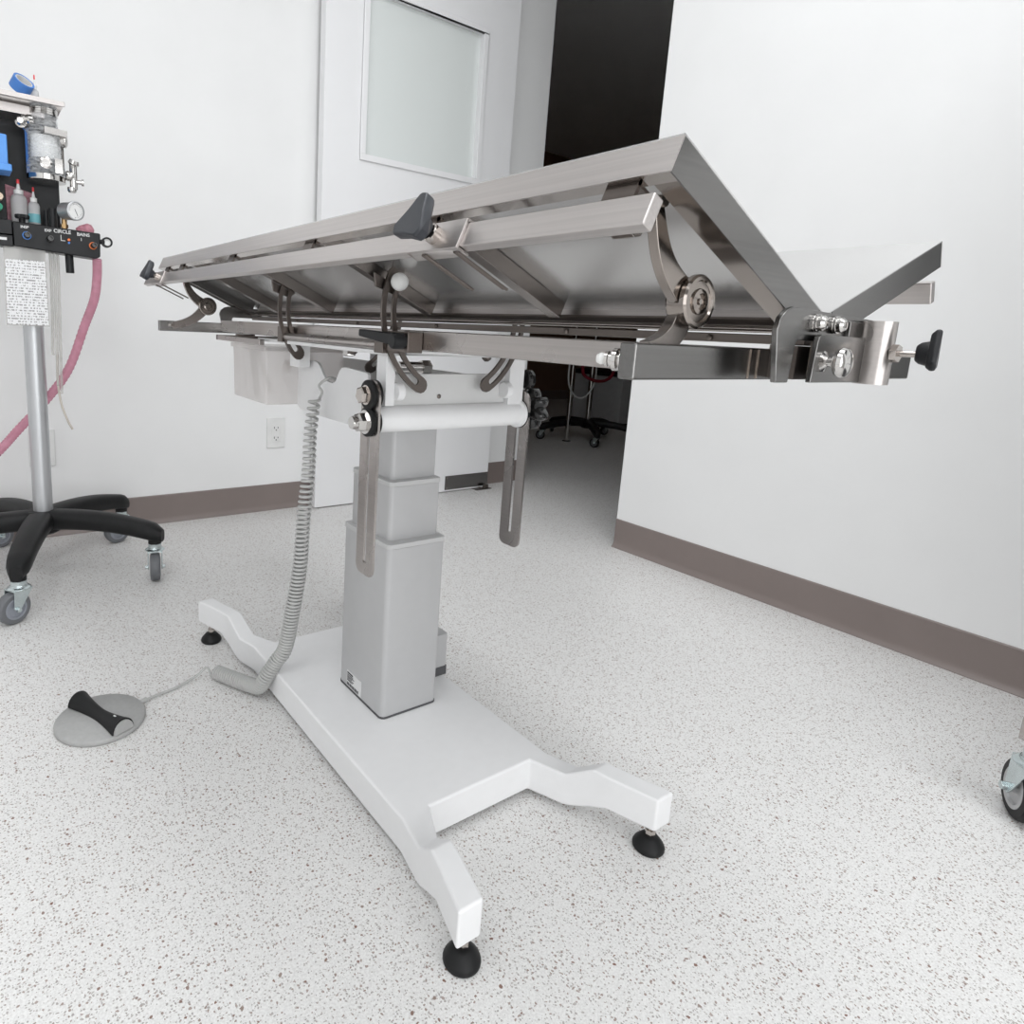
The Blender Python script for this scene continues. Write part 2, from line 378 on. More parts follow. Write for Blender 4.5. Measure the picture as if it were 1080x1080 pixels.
B(MB().box(WX0 + 0.0005, WX1 - 0.0005, 2.232, 2.238, WZ0 + 0.0005, WZ1 - 0.0005), 'window_pane', PANE, door)
kp = B(MB().box(1.735, 1.984, DY0 - 0.0025, DY0 - 0.0002, 0.012, 0.075), 'kick_plate', STEELX, door, 0.0006)
for x in (1.745, 1.974):
    for z in (0.020, 0.067): B(MB().cyl((x, DY0 - 0.0045, z), (x, DY0 - 0.0022, z), 0.003, 12), 'screw_head', POLISH, kp)
g = MB().box(1.90, 1.99, DY0 - 0.03, DY0 + 0.01, 0.0, 0.003)
g.box(1.945, 1.975, DY0 - 0.022, DY0 - 0.018, 0.003, 0.02); g.cyl((1.93, DY0 - 0.014, 0.003), (1.93, DY0 - 0.014, 0.010), 0.006, 14)
tag(B(g, 'floor_guide', STEEL_D, None, 0.0005), 'small steel floor guide under the corner of the sliding door', 'door guide')
# ------------------------------------------------------------------ wall outlets
def outlet(cx, cz, label, blank=False):
    o = thing('wall_outlet', label, 'outlet', (cx, YB, cz - 0.057))
    B(MB().box(cx - 0.036, cx + 0.036, YB - 0.006, YB, cz - 0.0575, cz + 0.0575), 'cover_plate', WPL, o, 0.002)
    B(MB().box(cx - 0.0165, cx + 0.0165, YB - 0.008, YB - 0.0058, cz - 0.034, cz + 0.034), 'receptacle', WPL, o, 0.001)
    for s in (-1, 1):
        z = cz + s * 0.019; h = MB()
        h.box(cx - 0.0085, cx - 0.006, YB - 0.0085, YB - 0.0078, z - 0.003, z + 0.005)
        h.box(cx + 0.006, cx + 0.0085, YB - 0.0085, YB - 0.0078, z - 0.002, z + 0.004)
        h.cyl((cx, YB - 0.0085, z - 0.008), (cx, YB - 0.0078, z - 0.008), 0.0025, 10)
        B(h, 'socket', SEAM, o)
outlet(0.960, 0.299, 'white duplex wall outlet between the coiled cord and the rolling stand')
outlet(0.185, 0.288, 'white wall outlet half hidden behind the aluminium pole of the stand')

# ------------------------------------------------------------------ the surgery table
T = thing('surgery_table', 'stainless steel veterinary surgery table with V-shaped top on a white H-shaped base', 'table', (0.5885, 0.89, 0))

# base frame: body and four legs that step up to the feet, one welded surface
bm = bmesh.new()
def ring(xa, xb, y, zb, zt): return [bm.verts.new(p) for p in ((xa, y, zb), (xb, y, zb), (xb, y, zt), (xa, y, zt))]
ZB, ZT = 0.0105, 0.063
roots = {}
legs = {
    'nl': [(0.449, 0.495, 0.622, ZB, ZT), (0.4395, 0.4720, 0.572, ZB, ZT), (0.4370, 0.4690, 0.560, 0.014, 0.071), (0.4320, 0.4645, 0.536, 0.027, 0.09), (0.4265, 0.4600, 0.513, 0.039, 0.09), (0.4070, 0.4430, 0.449, 0.040, 0.09)],
    'nr': [(0.688, 0.7235, 0.622, ZB, ZT), (0.7090, 0.7420, 0.572, ZB, ZT), (0.7135, 0.7460, 0.560, 0.014, 0.071), (0.7230, 0.7560, 0.533, 0.027, 0.09), (0.7290, 0.7640, 0.508, 0.039, 0.09), (0.7510, 0.7865, 0.441, 0.040, 0.09)],
    'fl': [(0.449, 0.495, 1.165, ZB, ZT), (0.4365, 0.4700, 1.215, ZB, ZT), (0.4345, 0.4670, 1.230, 0.014, 0.071), (0.4310, 0.4620, 1.270, 0.027, 0.09), (0.4250, 0.4560, 1.300, 0.039, 0.09), (0.3990, 0.4335, 1.376, 0.040, 0.09)],
    'fr': [(0.682, 0.7235, 1.165, ZB, ZT), (0.7050, 0.7370, 1.215, ZB, ZT), (0.7120, 0.7440, 1.230, 0.014, 0.071), (0.7240, 0.7560, 1.270, 0.027, 0.09), (0.7340, 0.7660, 1.300, 0.039, 0.09), (0.7700, 0.8040, 1.370, 0.040, 0.09)],
}
for k, st in legs.items():
    prev = None
    for s in st:
        r = ring(*s)
        if prev:
            for i in range(4): bm.faces.new((prev[i], prev[(i + 1) % 4], r[(i + 1) % 4], r[i]))
        else: roots[k] = r
        prev = r
    bm.faces.new(prev)
nl, nr, fl, fr = roots['nl'], roots['nr'], roots['fl'], roots['fr']
for zi in ((3, 2), (0, 1)):
    o_, i_ = zi
    bm.faces.new((nl[o_], nl[i_], nr[o_], nr[i_], fr[i_], fr[o_], fl[i_], fl[o_]))
bm.faces.new((nl[1], nr[0], nr[3], nl[2])); bm.faces.new((fl[1], fr[0], fr[3], fl[2]))
bm.faces.new((nl[0], fl[0], fl[3], nl[3])); bm.faces.new((nr[1], fr[1], fr[2], nr[2]))
base = finish(bm, 'base_frame', WHITE, T, 0.004, seg=3)
for x, y in ((0.430, 0.464), (0.7645, 0.456), (0.421, 1.350), (0.785, 1.344)):
    ft = B(MB().lathe((x, y, 0), (0, 0, 1), [(0.0205, 0), (0.0220, 0.002), (0.0222, 0.005), (0.0205, 0.009), (0.0120, 0.019), (0.0075, 0.0205)]), 'leveling_foot', BLACK, T, label='round black rubber leveling foot')
    B(MB().cyl((x, y, 0.020), (x, y, 0.042), 0.0048, 12).lathe((x, y, 0.024), (0, 0, 1), [(0.0075, 0), (0.0075, 0.006)], 6), 'stud', POLISH, ft)

# telescopic column
B(MB().rbox(0.540, 0.656, 0.823, 0.973, 0.0632, 0.0665, 0.010), 'column_gasket', SEAM, T)
low = B(MB().rbox(0.541, 0.655, 0.824, 0.972, 0.0665, 0.361, 0.009), 'column_stage', ALU, T)
B(MB().rbox(0.540, 0.656, 0.823, 0.973, 0.3612, 0.3695, 0.009), 'collar', ALU_CAP, low, 0.0012)
mid = B(MB().rbox(0.5515, 0.652, 0.842, 0.968, 0.3695, 0.459, 0.008), 'column_stage', ALU, T)
B(MB().rbox(0.5505, 0.653, 0.841, 0.969, 0.4592, 0.4675, 0.008), 'collar', ALU_CAP, mid, 0.0012)
B(MB().rbox(0.5615, 0.6515, 0.857, 0.962, 0.4675, 0.600, 0.007), 'column_stage', ALU, T)
B(MB().rbox(0.655, 0.727, 0.888, 0.930, 0.082, 0.148, 0.006), 'control_box', ALU, T, 0.002)
B(MB().box(0.662, 0.728, 0.890, 0.928, 0.0632, 0.082), 'control_box_base', SEAM, T)
lab = B(MB().box(0.5403, 0.5409, 0.892, 0.943, 0.052 + 0.016, 0.098), 'rating_label', CARD, low, label='small printed silver rating label')
m_ = MB().box(0.5398, 0.5403, 0.921, 0.941, 0.0925, 0.0955)
for i, z in enumerate((0.0895, 0.0868, 0.0841, 0.0814, 0.0787)): m_.box(0.5398, 0.5403, 0.940 - (0.020, 0.024, 0.016, 0.022, 0.018)[i], 0.941, z, z + 0.0012)
for i in range(14): m_.box(0.5398, 0.5403, 0.940 - i * 0.003, 0.940 - i * 0.003 + (0.0018 if i % 3 else 0.001), 0.0700, 0.0755)
B(m_, 'label_print', INKB, lab)

# head bracket: two side plates with a notch, block between, rear posts
def side_plate(x, t, prof): return MB().prism([(x, y, z) for y, z in prof], (t, 0, 0))
profL = [(1.225, 0.634), (1.219, 0.640), (1.085, 0.6445), (1.072, 0.643), (1.062, 0.6375), (1.040, 0.618), (1.028, 0.612), (1.010, 0.611), (0.999, 0.615), (0.986, 0.634), (0.978, 0.640), (0.965, 0.6420), (0.893, 0.6385), (0.889, 0.635), (0.895, 0.549), (0.900, 0.5465), (1.125, 0.5465), (1.140, 0.549), (1.222, 0.595), (1.226, 0.60)]
hb = B(side_plate(0.529, 0.006, profL), 'head_plate', WHITE, T, 0.0012)
B(MB().lathe((0.529, 1.197, 0.6255), (-1, 0, 0), [(0.0115, 0), (0.0115, 0.0015), (0.0095, 0.0018), (0.0095, 0.008), (0.008, 0.009)], 18), 'bolt', POLISH, hb)
profR = [(y + 0.0, z) for y, z in profL]
B(side_plate(0.660, 0.006, [(1.226, 0.6445), (0.800, 0.6440), (0.792, 0.640), (0.790, 0.60), (0.895, 0.5465), (1.140, 0.549), (1.226, 0.60)]), 'head_plate', WHITE_SHADE, T, 0.0012)
B(MB().box(0.535, 0.660, 0.865, 1.12, 0.552, 0.600), 'head_block', WHITE, T, 0.002)
for x in (0.500, 0.672):
    B(MB().box(x, x + 0.022, 1.085, 1.125, 0.632, 0.6735), 'rear_post', WHITE, T, 0.001)
B(MB().box(0.474, 0.489, 0.748, 0.774, 0.604, 0.6735), 'front_post', WHITE, T, 0.001)
B(MB().box(0.702, 0.733, 0.748, 0.772, 0.600, 0.6735), 'front_post', WHITE, T, 0.001)
m_ = MB().box(0.474, 0.506, 0.748, 1.22, 0.6735, 0.6795).box(0.701, 0.733, 0.748, 1.22, 0.6735, 0.6795).box(0.506, 0.701, 0.748, 0.775, 0.6735, 0.6795).box(0.506, 0.701, 1.19, 1.22, 0.6735, 0.6795)
mf = B(m_, 'mounting_frame', WHITE, T, 0.0008)
for x, y in ((0.494, 0.878), (0.662, 0.760), (0.715, 0.90)):
    B(MB().lathe((x, y, 0.6735), (0, 0, -1), [(0.0075, 0), (0.0075, 0.002), (0.006, 0.004), (0.003, 0.0065)], 16), 'bolt', STEEL_D, mf)
fp = B(MB().box(0.489, 0.702, 0.758, 0.764, 0.603, 0.6478), 'front_plate', WHITE_SHADE, T, 0.001)
B(MB().lathe((0.573, 0.758, 0.615), (0, -1, 0), [(0.0035, 0), (0.0035, 0.001), (0.002, 0.002)], 12), 'screw', STEEL_D, fp)
for x in (0.489, 0.690):
    B(MB().lathe((x, 0.748, 0.624), (1, 0, 0), [(0.0115, 0), (0.0125, 0.002), (0.0125, 0.010), (0.010, 0.012)], 20), 'lug', WHITE, fp)
# cross tube through the two slotted stay arms
B(MB().lathe((0.459, 0.757, 0.585), (1, 0, 0), [(0.0175, 0), (0.0185, 0.002), (0.0185, 0.268), (0.0225, 0.270), (0.0225, 0.275), (0.021, 0.276)], 32), 'cross_tube', WHITE, T)
def slotted_arm(x, t, y0, y1, z0, z1, slot):
    """upright flat strip with rounded ends and one long slot"""
    mb = MB(); ym = (y0 + y1) / 2; r = (y1 - y0) / 2; n = 8; sw = slot[0] / 2; sz0, sz1 = slot[1:]
    for xx in (x, x + t):
        pass
    outer = []; inner = []
    cr = 0.012
    for cy, cz, a0, rad in ((y1 - cr, z0 + cr, 0, cr), (y0 + cr, z0 + cr, -90, cr)):
        for i in range(n // 2 + 1):
            a = math.radians(a0 - 90 * i / (n // 2)); outer.append((cy + rad * math.cos(a), cz + rad * math.sin(a)))
    top = [(ym + r * math.cos(math.radians(180 - 180 * i / n)), z1 - r + r * math.sin(math.radians(180 - 180 * i / n))) for i in range(n + 1)]
    outer = outer + top
    k = len(outer)
    # inner slot with the same vertex count, mapped by position
    for (yy, zz) in outer:
        sy = ym + (sw if yy > ym + 1e-6 else -sw if yy < ym - 1e-6 else 0)
        inner.append((sy, sz0 if zz < (z0 + z1) / 2 else sz1))
    a = [mb.bm.verts.new((x, p[0], p[1])) for p in outer]; b = [mb.bm.verts.new((x + t, p[0], p[1])) for p in outer]
    c = [mb.bm.verts.new((x, p[0], p[1])) for p in inner]; e = [mb.bm.verts.new((x + t, p[0], p[1])) for p in inner]
    for i in range(k):
        j = (i + 1) % k
        mb.bm.faces.new((a[i], a[j], b[j], b[i])); mb.bm.faces.new((c[i], e[i], e[j], c[j]))
        mb.bm.faces.new((a[i], c[i], c[j], a[j])); mb.bm.faces.new((b[i], b[j], e[j], e[i]))
    bmesh.ops.remove_doubles(mb.bm, verts=mb.bm.verts, dist=1e-5)
    for f in list(mb.bm.faces):
        if f.calc_area() < 1e-10: mb.bm.faces.remove(f)
    return mb
armL = B(slotted_arm(0.4535, 0.0035, 0.731, 0.777, 0.362, 0.6405, (0.0075, 0.380, 0.595)), 'slotted_arm', STEEL, T)
armR = B(slotted_arm(0.7350, 0.0035, 0.734, 0.780, 0.362, 0.625, (0.0085, 0.385, 0.575)), 'slotted_arm', STEEL, T)
for z, big in ((0.6195, False), (0.5825, True)):
    y = 0.754
    w1 = B(MB().lathe((0.4535, y, z), (-1, 0, 0), [(0.0205, 0), (0.0205, 0.0045), (0.018, 0.006)], 28), 'washer', BLACK, armL)
    if big:
        B(MB().lathe((0.4475, y, z), (-1, 0, 0), [(0.0165, 0), (0.0165, 0.002)], 24).lathe((0.4455, y, z), (-1, 0, 0), [(0.0135, 0), (0.0135, 0.010), (0.0105, 0.0125)], 6).lathe((0.433, y, z), (-1, 0, 0), [(0.009, 0), (0.0095, 0.002), (0.0085, 0.008)], 16), 'lock_nut', CHROME, armL)
    else:
        B(MB().lathe((0.4475, y, z), (-1, 0, 0), [(0.0135, 0), (0.0135, 0.002)], 24).lathe((0.4455, y, z), (-1, 0, 0), [(0.0115, 0), (0.0120, 0.008), (0.010, 0.0095)], 6), 'hex_bolt', POLISH, armL)
    B(MB().lathe((0.457, y, z), (1, 0, 0), [(0.0205, 0), (0.0205, 0.005)], 28), 'washer', BLACK, armL)
B(MB().lathe((0.7348, 0.757, 0.585), (-1, 0, 0), [(0.019, -0.004), (0.0235, -0.0035), (0.0235, 0)], 28), 'washer', BLACK, armR)
# lobed hand wheel at the far end of the cross tube
def lobed(o, ax, r0, r1, lobes, prof, n=96):
    o = Vector(o); d_ = Vector(ax).normalized(); u = d_.orthogonal().normalized(); v = d_.cross(u); mb = MB(); prev = None
    for sc, h in prof:
        rg = []
        for i in range(n):
            a = 2 * PI * i / n; k = 0.5 + 0.5 * math.cos(lobes * a); k = k ** 0.6
            rad = (r0 + (r1 - r0) * k) * sc
            rg.append(mb.bm.verts.new(o + d_ * h + (u * math.cos(a) + v * math.sin(a)) * max(rad, 1e-5)))
        if prev:
            for i in range(n): mb.bm.faces.new((prev[i], prev[(i + 1) % n], rg[(i + 1) % n], rg[i]))
        else: mb.bm.faces.new(rg[::-1])
        prev = rg
    mb.bm.faces.new(prev); return mb
B(lobed((0.7405, 0.757, 0.592), (1, 0, 0), 0.024, 0.034, 7, [(0.30, 0), (0.30, 0.006), (0.85, 0.010), (1, 0.014), (1, 0.030), (0.85, 0.034), (0.3, 0.036)]), 'hand_wheel', GLOSSB, T, sharp=50, label='glossy black lobed hand wheel')
B(MB().lathe((0.7385, 0.752, 0.640), (1, 0, 0), [(0.013, 0), (0.016, 0.003), (0.016, 0.009), (0.010, 0.012)], 20), 'clamp_knob', GLOSSB, T)

# rectangular steel frame under the top
B(MB().box(0.490, 0.508, 0.284, 1.487, 0.6835, 0.7085), 'frame_beam', STEEL, T, 0.0012)
B(MB().box(0.669, 0.687, 0.284, 1.487, 0.6835, 0.7085), 'frame_beam', STEEL, T, 0.0012)
cb = B(MB().box(0.364, 0.825, 0.271, 0.284, 0.684, 0.7085), 'end_crossbar', STEELX, T, 0.0016)
B(MB().box(0.505, 0.5062, 0.2702, 0.2712, 0.685, 0.7075).box(0.517, 0.5182, 0.2702, 0.2712, 0.685, 0.7075), 'weld_bead', WELD, cb)
B(MB().box(0.355, 0.825, 1.487, 1.500, 0.680, 0.7025), 'end_crossbar', STEELX, T, 0.0016)
pl = B(MB().lathe((0.3720, 0.2835, 0.6965), (-0.35, 0.94, 0), [(0.0065, 0), (0.0065, 0.0035), (0.0045, 0.0037), (0.0045, 0.005), (0.0078, 0.0055), (0.0078, 0.0085), (0.0045, 0.009), (0.0045, 0.0115), (0.0055, 0.012), (0.0055, 0.014)], 20), 'spring_plunger', CHROME, T)
B(MB().lathe((0.3673, 0.2962, 0.6965), (-0.35, 0.94, 0), [(0.0033, 0), (0.0042, 0.004), (0.003, 0.0065)], 16), 'white_tip', WPL, pl)

# V-shaped top: two hinged panels
def panel(side, O, I, lab_):
    """side = -1 for the near-left leaf, +1 for the far-right leaf. O outer edge, I inner (hinge) edge, both (x, z)"""
    ux, uz = (I[0] - O[0]), (I[1] - O[1]); L = math.hypot(ux, uz); ux /= L; uz /= L
    nx, nz = (uz, -ux) if side < 0 else (-uz, ux)          # points down, away from the sheet
    if nz > 0: nx, nz = -nx, -nz
    Y0, Y1 = 0.258, 1.511
    def P(a, h, y): return (O[0] + ux * a + nx * h, y, O[1] + uz * a + nz * h)
    def slab(mb, a0, a1, h0, h1, y0, y1):
        return mb.hull([P(a0, h0, y0), P(a1, h0, y0), P(a1, h1, y0), P(a0, h1, y0)], [P(a0, h0, y1), P(a1, h0, y1), P(a1, h1, y1), P(a0, h1, y1)])
    root = B(slab(MB(), 0, L, 0, 0.0012, Y0, Y1), 'top_leaf', SHEET, T, label=lab_)
    B(slab(MB(), 0, 0.0012, 0.0012, 0.0255, Y0, Y1), 'outer_rim', STEEL_L, root)
    for y in (Y0, Y1 - 0.0012):
        B(slab(MB(), 0.0012, L - 0.008, 0.0012, 0.0255, y, y + 0.0012), 'end_rim', STEEL_D if False else STEELX, root)
    m2 = slab(MB(), 0.0012, 0.011, 0.0243, 0.0255, Y0 + 0.0012, Y1 - 0.0012)
    B(m2, 'rim_return', POLISH, root)
    for y in (Y0 + 0.0012, Y1 - 0.0212):
        B(slab(MB(), 0.012, L - 0.010, 0.0215, 0.0225, y, y + 0.020), 'end_return', POLISH_D, root)
    B(slab(MB(), L - 0.006, L - 0.0035, 0.0012, 0.0165, Y0 + 0.03, Y1 - 0.03), 'inner_flange', STEEL_L, root)
    B(slab(MB(), L - 0.018, L - 0.0062, 0.0140, 0.0160, Y0 + 0.03, Y1 - 0.03), 'inner_return', STEEL_D, root)
    for y in (0.521, 0.767, 1.071, 1.322):
        B(slab(MB(), 0.0115, L - 0.020, 0.0014, 0.0190, y, y + 0.017), 'cross_rib', STEEL_R, root, 0.0008)
    return root, P, L
lf, PL, LL = panel(-1, (0.3714, 0.8358), (0.5845, 0.7400), 'tilted left leaf of the V-top seen from below')
rf, PR, LR = panel(1, (0.8085, 0.8218), (0.5925, 0.7400), 'tilted right leaf of the V-top seen from above')
# hinge rails and pin along the valley
hr = MB().box(0.570, 0.584, 0.262, 1.505, 0.7125, 0.7205).box(0.593, 0.607, 0.262, 1.505, 0.7125, 0.7205)
B(hr, 'hinge_rail', STEEL_D, T, 0.001)
B(MB().cyl((0.5885, 0.262, 0.7255), (0.5885, 1.505, 0.7255), 0.0035, 14), 'hinge_rod', POLISH, T)
for y in (0.345, 0.52, 0.77, 1.0, 1.25): B(MB().sphere((0.5695, y, 0.7165), 0.003, 12), 'rivet', STEEL_D, T)
# accessory side rails with stand-off brackets
def rail(P, y0, y1):
    mb = MB(); a0, a1, h0, h1 = -0.0005, 0.0095, 0.0395, 0.0615
    mb.hull([P(a0, h0, y0), P(a1, h0, y0), P(a1, h1, y0), P(a0, h1, y0)], [P(a0, h0, y1), P(a1, h0, y1), P(a1, h1, y1), P(a0, h1, y1)])
    r = B(mb, 'accessory_rail', STEEL_L, T, 0.0012)
    for y in (0.283, 0.500, 0.755, 1.04, 1.33, 1.44):
        b_ = MB(); c0, c1 = 0.0045, 0.0075
        b_.hull([P(c0, 0.0256, y), P(c1, 0.0256, y), P(c1, 0.042, y), P(c0, 0.042, y)], [P(c0, 0.0256, y + 0.026), P(c1, 0.0256, y + 0.026), P(c1, 0.042, y + 0.026), P(c0, 0.042, y + 0.026)])
        b_.hull([P(0.0045, 0.0256, y), P(0.020, 0.0256, y), P(0.020, 0.0280, y), P(0.0045, 0.0280, y)], [P(0.0045, 0.0256, y + 0.026), P(0.020, 0.0256, y + 0.026), P(0.020, 0.0280, y + 0.026), P(0.0045, 0.0280, y + 0.026)])
        B(b_, 'rail_bracket', STEEL_D, r)
    return r
rail(PL, 0.262, 1.585)
rail(PR, 0.262, 1.52)
# small polished tab under the left leaf
B(MB().prism([PL(0.060, 0.0012, 0.345), PL(0.060, 0.0055, 0.345), PL(0.066, 0.010, 0.345), PL(0.088, 0.010, 0.345), PL(0.094, 0.0055, 0.345), PL(0.094, 0.0012, 0.345)], (0, 0.022, 0)), 'leaf_tab', POLISH, lf, 0.001)

# rail clamps with a three-cornered knob
def tri_knob(mb_o, axis, r=0.025, t=0.014, rot=0.0):
    o = Vector(mb_o); d_ = Vector(axis).normalized()
    u = Vector((0, 0, 1)); u = (u - d_ * u.dot(d_)).normalized(); v = d_.cross(u)
    pts = []
    for k in range(3):
        a = rot + k * 2 * PI / 3
        for da in (-0.22, -0.11, 0, 0.11, 0.22): pts.append((a + da, r if abs(da) < 0.2 else r * 0.96))
        pts.append((a + PI / 3, r * 0.60))
    mb = MB(); prev = None
    for sc, h in ((0.82, 0), (1, 0.003), (1.03, t - 0.002), (0.97, t)):
        rg = [mb.bm.verts.new(o + d_ * h + (u * math.cos(a) + v * math.sin(a)) * q * sc) for a, q in pts]
        if prev:
            for i in range(len(rg)): mb.bm.faces.new((prev[i], prev[(i + 1) % len(rg)], rg[(i + 1) % len(rg)], rg[i]))
        else: mb.bm.faces.new(rg[::-1])
        prev = rg
    mb.bm.faces.new(prev)
    mb.lathe(o - d_ * 0.008, d_, [(0.006, 0), (0.0085, 0.003), (0.010, 0.0085)], 16)
    return mb
def rail_clamp(y0, y1, kr, wires):
    A0, A1, H0, H1 = -0.0035, 0.012, 0.0370, 0.0640
    mb = MB()
    def q(a0, a1, h0, h1, ya, yb): mb.hull([PL(a0, h0, ya), PL(a1, h0, ya), PL(a1, h1, ya), PL(a0, h1, ya)], [PL(a0, h0, yb), PL(a1, h0, yb), PL(a1, h1, yb), PL(a0, h1, yb)])
    q(A0, A0 + 0.0026, H0, H1, y0, y1); q(A0 + 0.0026, A1, H0, H0 + 0.002, y0, y1); q(A0 + 0.0026, A1, H1 - 0.002, H1, y0, y1)
    c = B(mb, 'rail_clamp', STEEL_L, T, 0.0006)
    ym = y0 + (y1 - y0) * 0.5; ax = (Vector(PL(-1, 0, 0)) - Vector(PL(0, 0, 0))).normalized(); s0 = Vector(PL(A0, 0.0505, ym))
    B(MB().lathe(s0, ax, [(0.0085, 0), (0.0085, 0.007), (0.0075, 0.008)], 20).cyl(s0 + ax * 0.007, s0 + ax * 0.012, 0.0035, 12), 'clamp_screw', POLISH, c)
    B(tri_knob(s0 + ax * 0.0165, ax, kr, 0.013, -0.15), 'knob', KNOB, c, 0.0012, label='dark grey three-cornered plastic knob')
    for y, l in wires:
        B(MB().cyl(PL(0.002, 0.0645, y), PL(0.002 + l, 0.0645, y), 0.0014, 8), 'locking_wire', STEEL_D, c)
rail_clamp(0.441, 0.515, 0.0240, ((0.446, 0.066), (0.449, 0.064), (0.492, 0.064), (0.495, 0.061)))
rail_clamp(1.425, 1.500, 0.0240, ((1.430, 0.060), (1.475, 0.062)))

# valley end brackets with pivot bolts
def end_bracket(y, dy, name='pivot_bracket'):
    pts = [(0.500, 0.6840), (0.518, 0.6840), (0.5215, 0.7140), (0.524, 0.7160), (0.655, 0.7160), (0.657, 0.7190), (0.654, 0.7345), (0.650, 0.7370), (0.512, 0.7405), (0.503, 0.7380), (0.495, 0.7320), (0.4915, 0.7230)]
    return B(MB().prism([(x, y, z) for x, z in pts], (0, dy, 0)), name, STEELX, T, 0.0008)
eb = end_bracket(0.2460, 0.0045)
B(MB().box(0.535, 0.640, 0.2505, 0.272, 0.686, 0.712), 'bracket_spacer', STEEL_D, eb)
for x in (0.5465, 0.5785):
    B(MB().lathe((x, 0.246, 0.7300), (0, -1, 0), [(0.0070, 0), (0.0070, 0.0010), (0.0062, 0.0012), (0.0070, 0.0024), (0.0070, 0.0034), (0.0058, 0.0036), (0.0058, 0.0066), (0.0040, 0.0086), (0.0022, 0.0088), (0.0020, 0.0075)], 24), 'button_bolt', CHROME, eb)
pp = B(MB().prism([(x, 0.2385, z) for x, z in ((0.5370, 0.6845), (0.6480, 0.6845), (0.6480, 0.7215), (0.5450, 0.7215), (0.5415, 0.7195), (0.5400, 0.7160))], (0, 0.004, 0)), 'pin_plate', STEELX, T, 0.0007)
B(MB().box(0.545, 0.648, 0.2425, 0.2460, 0.690, 0.715), 'plate_spacer', STEEL_D, pp)
B(MB().lathe((0.5495, 0.2385, 0.7010), (0, -1, 0), [(0.0080, 0), (0.0080, 0.002), (0.0055, 0.0032), (0.0045, 0.004), (0.0036, 0.005), (0.0036, 0.0085), (0.0065, 0.0098), (0.0100, 0.0120), (0.0113, 0.0150), (0.0105, 0.0178), (0.0070, 0.0198), (0.001, 0.0206)], 28), 'locking_pin', CHROME, T, label='polished ball-ended locking pin')
cs = B(MB().lathe((0.6345, 0.2350, 0.6835), (0, 0, 1), [(0.0130, 0), (0.0130, 0.0520), (0.0112, 0.0520), (0.0112, 0.040)], 32), 'pole_socket', STEEL, T)
B(MB().box(0.600, 0.640, 0.2426, 0.2458, 0.684, 0.734), 'socket_plate', STEELX, cs, 0.0006)
B(MB().lathe((0.6345, 0.2225, 0.7100), (0, -1, 0), [(0.0075, 0), (0.0075, 0.0050)], 6).cyl((0.6345, 0.218, 0.710), (0.6345, 0.205, 0.710), 0.0026, 14), 'socket_screw', POLISH, cs)
B(tri_knob((0.6362, 0.1985, 0.7110), (0.26, -0.966, 0), 0.0190, 0.0068, 0.05), 'knob', BLACKP, cs, 0.0010, label='black three-cornered clamp knob')
end_bracket(1.5015, 0.0045)

# friction hinges (lid stays) at both ends of the left leaf
def friction_hinge(c, y, top, foot):
    cx, cz = c
    root = B(MB().lathe((cx, y + 0.010, cz), (0, -1, 0), [(0.0165, 0), (0.018, 0.002), (0.018, 0.012), (0.0195, 0.013), (0.0195, 0.0165), (0.018, 0.018), (0.0155, 0.018), (0.0145, 0.0165), (0.0095, 0.0165), (0.009, 0.018), (0.006, 0.0185), (0.0055, 0.0165), (0.0025, 0.0165), (0.002, 0.018)], 36), 'friction_hinge', POLISH_D, T, label='polished disc hinge joining leaf and frame')
    def curved(p0, p1, bow, w0, w1, yy, t):
        pts = []
        p0 = Vector(p0); p1 = Vector(p1); dd = (p1 - p0); nn = Vector((-dd.y, dd.x)).normalized(); up_, dn = [], []
        for i in range(13):
            s = i / 12; p = p0.lerp(p1, s) + nn * bow * math.sin(PI * s); wd = w0 + (w1 - w0) * s
            tt = (dd + nn * bow * PI * math.cos(PI * s)).normalized(); n2 = Vector((-tt.y, tt.x))
            up_.append(p + n2 * wd); dn.append(p - n2 * wd)
        ring_ = up_ + dn[::-1]
        return MB().prism([(p.x, yy, p.y) for p in ring_], (0, t, 0))
    B(curved(c, top, 0.011, 0.0115, 0.0045, y - 0.002, 0.008), 'upper_arm', POLISH_D, root, 0.0008)
    B(curved(c, foot, 0.010, 0.011, 0.007, y + 0.000, 0.009), 'lower_arm', STEEL_R, root, 0.0008)
    B(MB().cyl((top[0], y - 0.006, top[1]), (top[0], y + 0.010, top[1]), 0.0045, 14), 'hinge_pin', POLISH, root)
    B(MB().cyl((foot[0], y - 0.004, foot[1]), (foot[0], y + 0.012, foot[1]), 0.004, 14), 'hinge_pin', POLISH, root)
friction_hinge((0.4450, 0.7400), 0.288, (0.3930, 0.8030), (0.4030, 0.7030))
friction_hinge((0.4560, 0.7375), 1.478, (0.4060, 0.8010), (0.3800, 0.6930))

